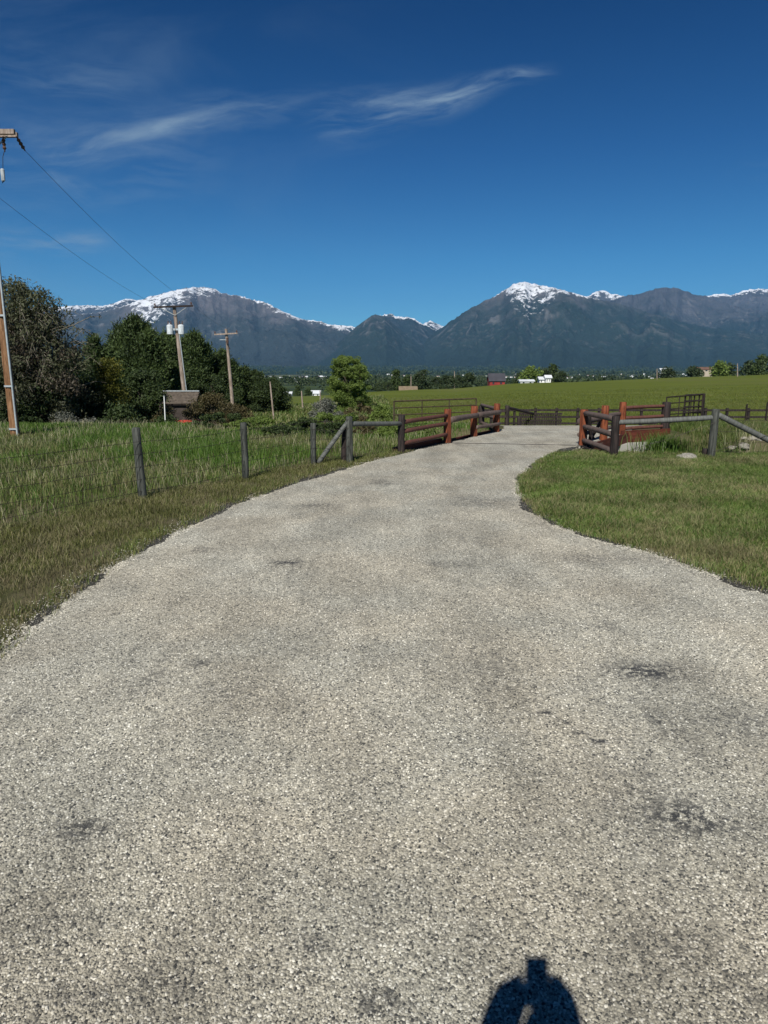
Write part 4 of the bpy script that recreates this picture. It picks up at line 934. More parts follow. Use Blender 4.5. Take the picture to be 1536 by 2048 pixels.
ga, gb = Vector((xat(1331, 23.2, .5), 23.2, 0)), Vector((xat(1403, 24.0, .5), 24.0, 0))
pipe_gate('pipe_gate', ga, gb, zpost(ga, 858), zpost(gb, 850), 1.02, (.25, .45, .62, .80), (.35, .68), m_pipe, 'dark steel panel gate right of the thick dark bridge post', .02)
gc = Vector((xat(1378, 25.2, .5), 25.2, 0))
pipe_gate('pipe_gate', gb + v3(.05, 0, 0), gc + v3(0, .4, 0), zpost(gb, 850), zpost(gc, 850), 1.02, (.2, .4, .6, .8), (.25, .5, .75), mw_dark, 'dark slatted gate leaf swung open behind the steel panel gate', .03)
df = empty('plank_fence', (8, 35.5, -1.05), 'long dark brown rail fence along the lane beyond the bridge', 'fence')
def fy(x): return 35.6 - .035 * (x - 4)
mbs = []
xa, xb = 4.4, 21.0; n = 17
for i in range(n):
    x = xa + (xb - xa) * i / (n - 1); y = fy(x); z = float(hbase(np.array([x]), np.array([y]))[0])
    part(MB().box((x, y, z + .45), (.11, .11, 1.2)), 'post', mw_dark, df, sm=False)
zl = [float(hbase(np.array([x]), np.array([fy(x)]))[0]) for x in (xa, xb)]
for hh_ in (.30, .62, .95):
    d = Vector((xb - xa, fy(xb) - fy(xa), zl[1] - zl[0])); mid = Vector(((xa + xb) / 2, (fy(xa) + fy(xb)) / 2 - .075, (zl[0] + zl[1]) / 2 + hh_))
    part(MB().box(mid, (d.length, .035, .10), d.to_track_quat('X', 'Z').to_matrix()), 'rail', mw_dark, df, sm=False)
# the denser slatted panel and its braced end by the left side of the lane
sp_ = empty('slatted_gate', (7, 32.2, -1), 'dark close-slatted gate with a braced end post at the crest of the drive', 'gate')
x0g, x1g, yg = xat(1040, 31.5, 0), xat(1122, 31.5, 0), 31.5
zt0, zt1 = 2 - yg * rowt(823), 2 - yg * rowt(830)
for k in range(24):
    t = k / 23; x = x0g + (x1g - x0g) * t; zt = zt0 + (zt1 - zt0) * t
    part(MB().box((x, yg, zt / 2 - .5), (.045, .03, zt + 1.0)), 'slat', mw_dark, sp_, sm=False)
for dz in (0, -.3, -.65): part(MB().box(((x0g + x1g) / 2, yg - .035, (zt0 + zt1) / 2 + dz - .02), (x1g - x0g + .1, .03, .08)), 'rail', mw_dark, sp_, sm=False)
pp = Vector((xat(1014, 29.5, 0), 29.5, 0)); zt = 2 - 29.5 * rowt(811); part(MB().log((pp.x, pp.y, -1.0), (pp.x, pp.y, zt), .10, .095, 12), 'post', mw_dark, sp_)
p2 = Vector((xat(1038, 30.3, 0), 30.3, 0)); part(MB().log((p2.x, p2.y, -1.0), (p2.x, p2.y, 2 - 30.3 * rowt(833)), .09, .085, 12), 'post', mw_dark, sp_)
rail(at_z(pp, zt - .08), Vector((x0g + .6, yg, zt0 - .1)), .06, mw_dark, .055, 0, 'diagonal_brace', root=sp_)
lf = empty('plank_fence', (2, 30, -.7), 'short dark rail fence between the left bridge railing and the braced end post', 'fence')
xs_ = [xat(p, 29.5, 0) for p in (965, 982, 998, 1012)]
for x in xs_: part(MB().box((x, 29.5, -.1), (.09, .09, .75)), 'post', mw_dark, lf, sm=False)
for z in (-.02, .2): part(MB().box(((xs_[0] + xs_[-1]) / 2, 29.42, z), (xs_[-1] - xs_[0], .035, .09)), 'rail', mw_dark, lf, sm=False)

# ------------------------------------------------------------------ rocks
def rock(x, y, s, label, group, seedv, m=m_rock):
    bm = bmesh.new(); bmesh.ops.create_icosphere(bm, subdivisions=3, radius=1); r = random.Random(seedv); o = r.uniform(0, 50)
    for v in bm.verts:
        n = float(fbm(np.array([v.co.x * 1.3 + o]), np.array([v.co.y * 1.3 + v.co.z * 1.7]), 3, seedv)[0]); v.co *= .65 + .7 * n
        v.co.z *= .62; v.co.x *= 1.2
    me = bpy.data.meshes.new('rock'); bm.to_mesh(me); bm.free(); me.materials.append(m)
    ob = link('rock', me); ob.location = (x, y, h1(x, y) + s * .25); ob.scale = (s, s, s); ob.rotation_euler = (0, 0, r.uniform(0, 6))
    return tag(ob, label, 'rock', group)
rx, ry = g0(1372, 918); rock(rx, ry, .17, 'pale grey rock on the lawn left of the grey brace post', 'rocks by the ditch', 3)
rx, ry = xat(1378, 17.0, -.1), 17.0; rock(rx, ry, .16, 'whitish rock in the reeds beside the brace post', 'rocks by the ditch', 4)
rr = random.Random(9)
RL = ['tan rock in the rubble bank below the sloping brace rail', 'buff rock in the rubble bank behind the sloping brace rail', 'pale rock in the rubble bank near the right picture edge']
for k in range(90):
    x = rr.uniform(9.2, 13.5); y = 18.6 + rr.uniform(-.3, 1.1) + .05 * (x - 9)
    rock(x, y, rr.uniform(.10, .15) if k % 3 == 0 else rr.uniform(.04, .09), ('large' if k % 3 == 0 else 'small') + ' buff rubble stone in the bank below the sloping brace rail', 'rubble stones of the ditch bank', 20 + k)

# ------------------------------------------------------------------ utility poles
def insulator(root, p, r=.05, h=.14, name='insulator'):
    mb = MB(); z = p[2]
    mb.tube([(p[0], p[1], z), (p[0], p[1], z + h * .3), (p[0], p[1], z + h * .35), (p[0], p[1], z + h * .6), (p[0], p[1], z + h * .65), (p[0], p[1], z + h)], [r * .4, r * .4, r, r * .5, r * .85, r * .35], 10)
    return part(mb, name, m_porc, root)
def upole(px_b, py_b, Y, px_t, py_t, r0, m, label, z0=None):
    z0 = 2 - Y * rowt(py_b) if z0 is None else z0
    b = Vector((xat(px_b, Y, z0), Y, z0)); zt = 2 - Y * rowt(py_t); t = Vector((xat(px_t, Y, zt), Y, zt))
    root = empty('utility_pole', b, label, 'utility pole')
    g = h1(b.x, b.y); d = (b - t).normalized(); bb = b + d * max(0.3, (b.z - g) + .3)
    part(MB().tube([bb, bb.lerp(t, .5), t], [r0, r0 * .85, r0 * .68], 14, .02), 'pole', m, root); return root, b, t
# near pole with its conduit
p1, b1, t1 = upole(31, 874, 20.8, -38, 268, .135, mw_pole, 'thick brown leaning utility pole with a pale conduit at the left edge')
def along(b, t, k): return b.lerp(t, k)
dirp = (t1 - b1)
mb = MB(); pts = [b1 + v3(.15 + .03 * k, -.17, 0) + dirp * k for k in (0, .15, .3, .45, .6, .72)]; pts[0] = pts[0] - v3(0, 0, .1); mb.tube(pts, .028, 8); part(mb, 'conduit', m_galv, p1)
for k in (.03, .18, .42): q = b1 + dirp * k; part(MB().box((q.x + .05, q.y - .15, q.z), (.26, .03, .05)), 'strap', m_galv, p1, sm=False)
zc = 2 - 20.8 * rowt(268); ca = v3(xat(36, 20.8, zc), 20.8, zc)
c1 = v3(ca.x - .12, 20.55, zc - .0); 
part(MB().box((ca.x - 1.35, 20.62, zc), (2.7, .10, .12)), 'crossarm', mw_palepole, p1, sm=False)
part(MB().box((ca.x - 1.45, 20.98, zc + .03), (2.7, .10, .12)), 'crossarm', mw_palepole, p1, sm=False)
part(MB().tube([(ca.x - .3, 20.8, zc - .05), (ca.x - .92, 20.8, zc - .6)], .02, 6), 'brace', m_galv, p1)
for dx in (0, -.36):
    q = Vector((ca.x + dx - .05, 20.8, zc - .06)); e_ = q + (v3(.06, .3, -.28) if dx == 0 else v3(.0, .02, -.38))
    mb = MB(); ps = [q.lerp(e_, k / 8) for k in range(9)]; mb.tube(ps, [.02, .02, .055, .03, .055, .03, .055, .02, .015], 8); part(mb, 'insulator', m_porc, p1)
mb = MB(); q = v3(ca.x - .41, 20.8, zc - .42); mb.tube([q, q + v3(-.06, 0, -.15), q + v3(-.09, 0, -.45)], .008, 6); part(mb, 'jumper_cable', m_cable, p1)
mb = MB(); q = q + v3(-.11, 0, -.45); mb.tube([q, q + v3(0, 0, -.02), q + v3(.0, 0, -.30), q + v3(-.03, 0, -.36)], [.03, .055, .05, .02], 10); part(mb, 'arrester', m_grey, p1)
# transformer pole
p2_, b2, t2 = upole(374, 830, 47, 348, 611, .155, mw_palepole, 'leaning pole with two white transformers rising behind the shed roof')
zc = 2 - 47 * rowt(611)
part(MB().box((t2.x, 46.8, zc - .08), (2.5, .1, .11), Matrix.Rotation(R(-2), 3, 'Y')), 'crossarm', mw_dark, p2_, sm=False)
for sg in (-1, 1):
    part(MB().tube([(t2.x + sg * .85, 46.8, zc - .12), (t2.x + .06, 46.85, zc - .62)], .02, 6), 'brace', m_galv, p2_)
    insulator(p2_, (t2.x + sg * 1.15, 46.8, zc - .04 + (.04 * sg)), .07, .2)
    k = .215; q = b2.lerp(t2, 1 - k); cx = q.x + sg * .36
    tr = MB().tube([(cx, 46.7, q.z - .32), (cx, 46.7, q.z - .30), (cx, 46.7, q.z + .22), (cx, 46.7, q.z + .27), (cx, 46.7, q.z + .31)], [.17, .195, .195, .17, .05], 16)
    tr = part(tr, 'transformer', m_grey, p2_)
    for ddx in (-.09, .09):
        part(MB().tube([(cx + ddx, 46.7, q.z + .27), (cx + ddx, 46.7, q.z + .36), (cx + ddx, 46.7, q.z + .39), (cx + ddx, 46.7, q.z + .52)], [.02, .045, .03, .03], 8), 'bushing', m_porc, tr)
    part(MB().box((q.x + sg * .12, 46.75, q.z), (.2, .08, .12)), 'bracket', m_galv, p2_, sm=False)
part(MB().tube([b2.lerp(t2, .05) + v3(.2, -.12, 0), b2.lerp(t2, .74) + v3(.15, -.1, 0)], .03, 6), 'conduit', m_galv, p2_)
# crossarm pole farther right
p3, b3, t3 = upole(467, 830, 58, 452, 658, .15, mw_palepole, 'leaning pale pole with one crossarm between the dark pines')
zc = 2 - 58 * rowt(668)
xc = t3.x + .02
part(MB().box((xc, 57.8, zc), (1.85, .1, .10), Matrix.Rotation(R(-3), 3, 'Y')), 'crossarm', mw_palepole, p3, sm=False)
for sg in (-1, 1): insulator(p3, (xc + sg * .86, 57.8, zc + .04 + .045 * sg), .07, .2)
part(MB().tube([(xc + .12, 57.7, zc - .3), (xc + .12, 57.7, zc - .75)], .09, 10), 'switch_box', m_porc, p3)
part(MB().box((xc - .25, 57.75, zc - .45), (.5, .05, .05)), 'bracket', m_galv, p3, sm=False)
part(MB().tube([(xc + .05, 57.75, zc - .75), (xc + .28, 57.7, zc - 1.15)], .04, 8), 'cable_end', m_cable, p3)
# small posts farther off
def far_pole(px, pyb, Y, pyt, label, r=.09, dx=0, arm=False):
    root, b, t = upole(px, pyb, Y, px + dx, pyt, r, mw_palepole, label); root['group'] = 'small far-off poles'
    if arm: part(MB().box((t.x, Y - .12, t.z - .5), (1.8, .1, .12)), 'crossarm', mw_palepole, root, sm=False)
    return root
far_pole(547, 832, 52, 763, 'plain slanting pole in front of the low round dark tree', .07, -7)
far_pole(606, 822, 75, 782, 'short pale pole left of the lone oval tree', .09, -3)
far_pole(641, 812, 95, 780, 'thin pale pole beside the white house on the left', .09, -1)
far_pole(1475, 752, 200, 727, 'pale pole on the field brow near the right picture edge', .16, 0)
far_pole(1314, 757, 190, 737, 'thin brown pole on the field brow right of the white sheds', .12, 0)
far_pole(909, 778, 200, 742, 'thin pole among the trees behind the pipe gate', .13, 0)
far_pole(822, 784, 170, 752, 'thin pole in the row of middle-distance trees left of the barn', .12, 0)
# overhead wires
def wire(a, b, sag, label, r=.0055):
    mb = MB(); a = Vector(a); b = Vector(b)
    mb.tube([a.lerp(b, k / 24) - v3(0, 0, sag * 4 * (k / 24) * (1 - k / 24)) for k in range(25)], r, 5)
    return tag(mb.build('power_line', m_cable, origin=a), label, 'power line', 'power lines between the poles')
zA = 2 - 20.8 * rowt(268)
wire((ca.x + .02, 21.1, zA - .34), (t2.x + 1.15, 46.8, 2 - 47 * rowt(611) + .12), .35, 'upper power line running from the near pole down to the transformer pole')
wire((ca.x - 2.6, 21.1, zA - .1), (t2.x - 1.15, 46.8, 2 - 47 * rowt(611) + .06), .35, 'lower power line entering the picture at the left edge')
wire((t2.x + 1.15, 46.8, 2 - 47 * rowt(611) + .12), (xc + .86, 57.8, 2 - 58 * rowt(668) + .2), .3, 'line from the transformer pole to the right end of the next crossarm', .006)

# ------------------------------------------------------------------ shed and its surroundings
shed = empty('shed', (xat(360, 38, -1), 38, h1(xat(360, 38, -1), 38)), 'low well house with a weathered board roof and red base among shrubs', 'shed')
sx, sy, sz = wloc(shed); zt = 2 - 38 * rowt(783); ze = 2 - 37.2 * rowt(808); w0 = 74 / F * 38
m_shroof = simple('roof_boards', (.105, .085, .068), .9, .35, 6); m_redp = simple('red_paint', (.42, .05, .035), .6, .2, 5); m_darkw = simple('dark_boards', (.05, .04, .035), .9, .3, 5)
nb = 8
for side in (-1, 1):
    for k in range(nb):
        t0, t1_ = k / nb, (k + .80) / nb
        y0, y1 = 38.3 + side * .9 * t0, 38.3 + side * .9 * t1_; z0, z1 = zt + (ze - zt) * t0, zt + (ze - zt) * t1_
        mb = MB(); q = [(sx - w0 / 2 - .06 * t0, y0, z0), (sx + w0 / 2 + .06 * t0, y0, z0), (sx + w0 / 2 + .08, y1, z1 + .02), (sx - w0 / 2 - .08, y1, z1 + .02)]
        q2 = [(a, b, c - .03) for a, b, c in q]; n0 = 0; mb.v = q + q2; mb.f = [(0, 1, 2, 3), (7, 6, 5, 4), (0, 4, 5, 1), (1, 5, 6, 2), (2, 6, 7, 3), (3, 7, 4, 0)]
        part(mb, 'roof_board', m_shroof, shed, sm=False)
part(MB().box((sx, 38.3, zt + .02), (w0 + .1, .16, .05)), 'ridge_cap', m_greyish if False else m_galv, shed, sm=False)
hb = ze - sz
part(MB().box((sx, 38.3, sz + hb * .5), (w0 * .8, 1.25, hb)), 'wall', m_darkw, shed, sm=False)
part(MB().box((sx, 38.3, sz + .15), (w0 * .9, 1.4, .55)), 'base', m_redp, shed, 'red painted base', False)
for sg in (-1, 1):
    part(MB().box((sx + sg * w0 * .42, 37.5, sz + hb * .5), (.1, .1, hb)), 'post', m_darkw, shed, sm=False)
pY = 27.5; px_ = xat(331, pY, 0); zz = h1(px_, pY); zt2 = 2 - pY * rowt(793)
o = empty('standpipe', (px_, pY, zz), 'thin white standpipe in front of the shed roof', 'pipe')
part(MB().tube([(px_ - .03, pY, zz - .1), (px_, pY, zt2)], .022, 8), 'pipe', simple('white_paint', (.75, .75, .72), .5, .05), o); part(MB().tube([(px_, pY, zt2), (px_, pY, zt2 + .03)], .03, 8), 'cap', m_galv, o)

# ------------------------------------------------------------------ middle distance: farm, trees, houses
def ft(px, Y, htm, wm, m, label, sv, prof=dome, n=1500, group='middle-distance trees', name='leafy_tree', ls=None, cat='tree'):
    z0 = h1((px - 768) / F * Y, Y); x = xat(px, Y, z0); z0 = h1(x, Y)
    root = empty(name, (x, Y, z0), label, cat, group)
    P, tips = crown_points(n, (x, Y, z0 + htm * .06), htm * .92, wm, prof, 26, htm * .2, sv)
    V, Fq = leaves(P, ls or htm * .055, .1, 1.5); np_mesh('crown', V, Fq, m, root); trunk(root, (x, Y, z0), htm, htm * .03, tips, m_bark, sv, nl=4)
def topm(px, Y, py): 
    x = (px - 768) / F * Y; return (2 - Y * rowt(py)) - h1(x, Y)
mid = [  # px, Y, top row, width px, conifer?, what sets it apart
    (757, 175, 768, 26, 0, 'small leafy tree just right of the lone oval tree'),
    (792, 178, 742, 24, 1, 'tall narrow dark tree in the row behind the left bridge rails'),
    (776, 176, 764, 24, 0, 'low leafy tree left of the tall narrow dark tree'),
    (814, 182, 752, 18, 1, 'pointed dark conifer between the narrow tree and the broad tree'),
    (844, 176, 740, 38, 0, 'broadest leafy tree of the row behind the pipe gate'),
    (872, 180, 756, 28, 0, 'leafy tree right of the broadest tree of the row'),
    (892, 184, 752, 28, 0, 'leafy tree near the thin pole in the row behind the gate'),
    (915, 186, 750, 30, 0, 'leafy tree right of the thin pole in the row'),
    (936, 190, 748, 28, 0, 'rightmost leafy tree of the row left of the barn'),
    (1060, 235, 733, 40, 0, 'tallest leafy tree behind the white sheds'),
    (1040, 240, 748, 24, 0, 'small leafy tree between barn and white sheds'),
    (1088, 238, 741, 30, 0, 'round leafy tree in the middle of the farm clump'),
    (1104, 242, 734, 14, 1, 'pointed conifer in the farm clump'),
    (1120, 236, 745, 34, 0, 'rightmost round tree of the farm clump'),
    (1330, 330, 738, 30, 0, 'small tree on the field brow right of the thin brown pole'),
    (1436, 300, 727, 30, 0, 'light green leafy tree left of the pale pole on the brow'),
    (1455, 305, 730, 22, 0, 'small leafy tree hugging the pale pole on the brow'),
    (1497, 290, 724, 34, 0, 'dark tree right of the pale pole on the brow'),
    (1522, 270, 712, 44, 1, 'dark pointed evergreen at the right picture edge'),
    (1555, 275, 716, 50, 0, 'dark leafy tree cut off by the right picture edge'),
    (1386, 310, 737, 26, 0, 'dark small tree left of the brown roofed houses'),
    (596, 260, 772, 16, 1, 'small dark conifer beside the white house on the left'),
    (617, 250, 775, 16, 1, 'dark conifer just right of the short pale pole'),
]
for k, (px, Y, tp_, wp, con, lab) in enumerate(mid):
    ht = max(2.5, topm(px, Y, tp_)); ft(px, Y, ht, wp / F * Y, m_leaf_pine if con else (m_leaf_fresh if k in (9, 15) else m_leaf_far), lab, 200 + k, cone if con else dome, 2600, name='conifer' if con else 'leafy_tree')
m_white = simple('white_siding', (.72, .72, .70), .7, .06, .3, bmp=0); m_tan = simple('tan_siding', (.42, .36, .28), .8, .1, .3, bmp=0); m_barnred = simple('barn_red', (.25, .035, .03), .8, .2, .5, bmp=0)
m_roofd = simple('dark_roof', (.05, .05, .06), .7, .15, .5, bmp=0); m_roofb = simple('brown_roof', (.14, .08, .06), .8, .15, .5, bmp=0); m_roofw = simple('metal_roof', (.62, .64, .66), .45, .08, .4, bmp=0); m_glass = simple('window_glass', (.03, .04, .05), .15, .1, bmp=0)
def house(name, px, Y, w, d, hw, hr, mw_, mr, label, group=None, zoff=0, lift=0, cat='house', rot=0):
    z0 = h1((px - 768) / F * Y, Y) + lift; x = xat(px, Y, z0)
    root = empty(name, (x, Y, z0), label, cat, group); root.rotation_euler.z = 0
    m = MB(); X0, X1, Y0, Y1 = x - w / 2, x + w / 2, Y - d / 2, Y + d / 2; b = z0 - 2 - lift; t = z0 + hw
    m.box((x, Y, (b + t) / 2), (w, d, t - b)); m.v += [(X0, Y0, t), (X0, Y1, t), (X0, Y, t + hr), (X1, Y0, t), (X1, Y1, t), (X1, Y, t + hr)]; m.f += [(8, 10, 9), (11, 12, 13)]
    part(m, 'wall', mw_, root, sm=False)
    rf_ = MB(); o = .35
    for s_ in (-1, 1):
        y1 = Y + s_ * (d / 2 + o); zz_ = t - o * hr / (d / 2); A = [(X0 - o, Y, t + hr + .05), (X1 + o, Y, t + hr + .05), (X1 + o, y1, zz_ + .05), (X0 - o, y1, zz_ + .05)]; B = [(a, b2_, c + .18) for a, b2_, c in A]
        n0 = len(rf_.v); rf_.v += A + B; rf_.f += [tuple(n0 + i for i in f) for f in ((3, 2, 1, 0), (4, 5, 6, 7), (0, 1, 5, 4), (1, 2, 6, 5), (2, 3, 7, 6), (3, 0, 4, 7))]
    part(rf_, 'roof', mr, root, sm=False)
    nw = max(2, int(w / 3))
    for k in range(nw): part(MB().box((X0 + w * (k + .5) / nw, Y0 - .03, z0 + hw * .55), (min(1.2, w * .12), .06, min(1.2, hw * .4))), 'window', m_glass, root, sm=False)
    return root
house('barn', 992, 250, 5.2, 5, 1.9, 2.2, m_barnred, m_roofd, 'small red barn with a dark roof on the field brow', cat='barn', lift=topm(992, 250, 772))
house('white_shed', 1052, 226, 4.2, 3, 1.0, .35, m_white, m_roofw, 'long low white shed left of the tallest farm tree', cat='shed', lift=topm(1052, 226, 769))
house('white_shed', 1084, 228, 2.2, 3, 1.3, .6, m_white, m_roofw, 'small white shed in front of the round farm tree', cat='shed', lift=topm(1084, 228, 767))
house('white_shed', 1095, 226, 1.6, 2, 1.8, .6, m_white, m_roofw, 'tall narrow white shed beside the small white shed', cat='shed', lift=topm(1095, 226, 767))
house('hay_stack_barn', 816, 165, 3.6, 4, .5, .7, simple('tan_boards', (.22, .17, .12), .9, .2, 2), simple('hay', (.20, .155, .10), .95, .2, 2), 'low tan roofed shed at the foot of the tree row', cat='shed', lift=topm(816, 165, 785))
house('farm_house', 632, 300, 3.6, 4, 1.6, 1.0, m_white, m_roofw, 'white house left of the lone oval tree', cat='house')
house('farm_house', 576, 300, 3.2, 4, 1.3, .8, m_white, m_roofw, 'white house behind the right end of the tree belt', cat='house')
house('farm_house', 1408, 420, 9, 6, 1.4, 1.2, m_tan, m_roofb, 'brown roofed house on the brow near the right edge', cat='house', lift=max(0, topm(1408, 420, 744)))
house('farm_house', 1390, 400, 3.4, 4, 1.4, .9, m_white, m_roofb, 'pale brown-roofed house left of the larger brown roofed one', cat='house', lift=max(0, topm(1390, 400, 744)))
house('farm_house', 1325, 420, 3.4, 4, 1.3, .9, m_white, m_roofw, 'white gabled house on the brow right of the thin brown pole', cat='house', lift=max(0, topm(1325, 420, 745)))
# scattered homes of the valley town
rr = random.Random(21); cnt = 0; word = lambda a: {m_roofw: 'pale metal', m_roofd: 'dark', m_roofb: 'brown', m_white: 'white', m_tan: 'tan'}[a]
HS = [(rr.uniform(500, 700), rr.uniform(1000, 3200)) for _ in range(60)] + [(rr.uniform(740, 1000), rr.uniform(1400, 4200)) for _ in range(46)] + [(rr.uniform(980, 1540), rr.uniform(1300, 4500)) for _ in range(110)]
for (px, Y) in HS:
    w = rr.uniform(9, 19); mr = rr.choice([m_roofw, m_roofd, m_roofw, m_roofb, m_roofd]); mw_ = rr.choice([m_white, m_white, m_tan])
    x = (px - 768) / F * Y; z0 = h1(x, Y); root = empty('valley_house', (x, Y, z0), 'tiny %s %s house with a %s roof among the far valley trees' % ('wide' if w > 14 else 'narrow', word(mw_), word(mr)), 'house', 'far houses in the valley')
    m = MB(); d = w * .6; hw = rr.uniform(2.8, 5); t = z0 + hw; m.box((x, Y, (z0 - 2 + t) / 2), (w, d, t - z0 + 2)); part(m, 'wall', mw_, root, sm=False)
    n = MB(); hr = 2.2; n.v = [(x - w / 2, Y, t + hr), (x + w / 2, Y, t + hr), (x + w / 2, Y - d / 2 - .3, t), (x - w / 2, Y - d / 2 - .3, t), (x + w / 2, Y + d / 2 + .3, t), (x - w / 2, Y + d / 2 + .3, t)]; n.f = [(0, 3, 2, 1), (0, 1, 4, 5), (0, 5, 3), (1, 2, 4), (2, 3, 5, 4)]
    part(n, 'roof', mr, root, sm=False)
# far wood: everything from the brow to the foot of the mountains
def farwood(n, yr, p, hm, q, name, label, seedv, th, ls, xr=.68, keep=None):
    r = np.random.default_rng(seedv); y = yr[0] + (yr[1] - yr[0]) * r.random(n) ** p; x = (r.random(n) * 2 - 1) * y * xr
    k = fbm(x / (60 + y * .05), y / (120 + y * .12), 4, seedv) + .10 * r.random(n) > th
    if keep is not None: k &= keep(x, y)
    x, y = x[k], y[k]; n = len(x); z = H(x, y); h = hm * (.5 + r.random(n)); w = h * (.30 + .35 * r.random(n)); con = r.random(n) < .45
    P = r.normal(size=(n, q, 3)); P /= np.linalg.norm(P, axis=2)[:, :, None]; P *= (r.random((n, q)) ** .4)[:, :, None]
    tt = (P[:, :, 2] + 1) / 2; taper = np.where(con[:, None], 1.15 - tt, 1.0)
    X = x[:, None] + P[:, :, 0] * w[:, None] * taper; Yv = y[:, None] + P[:, :, 1] * w[:, None] * taper; Z = z[:, None] + tt * h[:, None]
    V, Fq = leaves(np.stack([X, Yv, Z], -1).reshape(-1, 3), np.repeat(h * ls, q), .0, 1.3, r)
    return tag(np_mesh(name, V, Fq, m_leaf_far), label, kind='stuff')
farwood(4200, (330, 1100), 1.2, 6, 60, 'valley_trees', 'scattered dark trees of the near valley floor', 301, .52, .16)
farwood(9000, (1000, 4200), 1.2, 8, 22, 'valley_wood', 'dark woods and shelter belts across the valley', 302, .55, .30)
farwood(16000, (4000, 9500), 1.0, 17, 10, 'foothill_forest', 'dark conifer forest at the foot of the mountains', 303, .36, .42)

# ------------------------------------------------------------------ the photographer, holding the phone up overhead
def skin(name, V, E, rads, mat_, parent=None, sub=2, root=0):
    me = bpy.data.meshes.new(name); me.from_pydata(V, E, []); o = link(name, me, None)
    sk = o.modifiers.new('s', 'SKIN'); 
    for i, v in enumerate(me.skin_vertices[0].data): v.radius = (rads[i], rads[i]) if not hasattr(rads[i], '__len__') else rads[i]; v.use_root = (i == root)
    su = o.modifiers.new('u', 'SUBSURF'); su.levels = sub; su.render_levels = sub
    dg = bpy.context.evaluated_depsgraph_get(); dg.update(); m2 = bpy.data.meshes.new_from_object(o.evaluated_get(dg)); bpy.data.objects.remove(o)
    m2.materials.clear(); m2.materials.append(mat_); m2.polygons.foreach_set('use_smooth', [True] * len(m2.polygons)); m2.name = name
    q = link(name, m2, parent); 
    if parent is not None: q.location = -wloc(parent)
    return q
m_skin = simple('skin', (.50, .30, .22), .5, .08, 8); m_shirt = simple('navy_shirt', (.03, .05, .10), .9, .2, 12); m_jeans = simple('jeans', (.06, .09, .16), .9, .2, 14); m_shoe = simple('shoes', (.05, .04, .035), .7, .2, 10); m_hair = simple('hair', (.05, .035, .025), .7, .2, 30)
px0, py0 = -.02, -.15
person = empty('person', (px0, py0, 0), 'person in jeans and navy shirt holding a phone up in both hands', 'person')
# body: pelvis, spine, neck, head, arms, legs in one surface
JV = [(px0, py0, 1.04), (px0, py0, 1.24), (px0, py0 - .02, 1.49), (px0, py0 - .02, 1.64), (px0 + .02, py0 - .01, 1.75), (px0 + .02, py0 + .0, 1.85), (px0 + .02, py0 + .01, 1.94),
      (px0 - .17, py0 - .02, 1.60), (px0 - .150, py0 + .03, 1.75), (px0 - .105, py0 + .07, 1.885), (px0 - .058, py0 + .100, 1.955),
      (px0 + .15, py0 - .02, 1.60), (px0 + .100, py0 + .03, 1.75), (px0 + .075, py0 + .07, 1.87), (px0 + .065, py0 + .105, 1.95),
      (px0 - .10, py0, .92), (px0 - .12, py0 + .02, .50), (px0 - .13, py0 - .02, .10), (px0 - .14, py0 + .12, .04),
      (px0 + .10, py0, .92), (px0 + .12, py0 + .02, .50), (px0 + .13, py0 - .02, .10), (px0 + .14, py0 + .12, .04)]
JE = [(0, 1), (1, 2), (2, 3), (3, 4), (4, 5), (5, 6), (2, 7), (7, 8), (8, 9), (9, 10), (2, 11), (11, 12), (12, 13), (13, 14), (0, 15), (15, 16), (16, 17), (17, 18), (0, 19), (19, 20), (20, 21), (21, 22)]
JR = [(.15, .11), (.14, .10), (.16, .11), .062, .085, .090, .07, .07, .062, .064, .054, .07, .064, .062, .050, .085, .058, .042, .04, .085, .058, .042, .04]
skin('body', JV, JE, JR, m_skin, person)
skin('shirt', [JV[0], JV[1], JV[2], (px0, py0 - .015, 1.58), JV[7], JV[8], (px0 - .140, py0 + .052, 1.82), JV[11], JV[12], (px0 + .092, py0 + .052, 1.81)], [(0, 1), (1, 2), (2, 3), (2, 4), (4, 5), (5, 6), (2, 7), (7, 8), (8, 9)],
     [(.17, .13), (.16, .12), (.18, .13), .085, .085, .065, .06, .085, .065, .06], m_shirt, person)
skin('trousers', [(px0, py0, 1.0), (px0, py0, .94)] + [JV[15], JV[16], (px0 - .13, py0 - .01, .12)] + [JV[19], JV[20], (px0 + .13, py0 - .01, .12)], [(0, 1), (1, 2), (2, 3), (3, 4), (1, 5), (5, 6), (6, 7)], [(.165, .125), (.17, .13), .10, .075, .06, .10, .075, .06], m_jeans, person)
skin('hair', [(px0 + .02, py0 - .025, 1.78), (px0 + .02, py0 - .02, 1.88), (px0 + .02, py0 - .01, 1.95)], [(0, 1), (1, 2)], [.085, .10, .075], m_hair, person)
mb = MB()
for sg in (-1, 1):
    mb.tube([(px0 + .02 + sg * .035, py0 + .075, 1.85), (px0 + .02 + sg * .035, py0 + .095, 1.85)], [.014, .008], 8)
part(mb, 'eyes', m_white, person); part(MB().tube([(px0 + .02, py0 + .08, 1.85), (px0 + .02, py0 + .112, 1.805), (px0 + .02, py0 + .08, 1.795)], [.008, .016, .01], 8), 'nose', m_skin, person); part(MB().box((px0 + .02, py0 + .086, 1.765), (.05, .012, .012)), 'mouth', simple('lips', (.35, .12, .10), .5, .1), person)
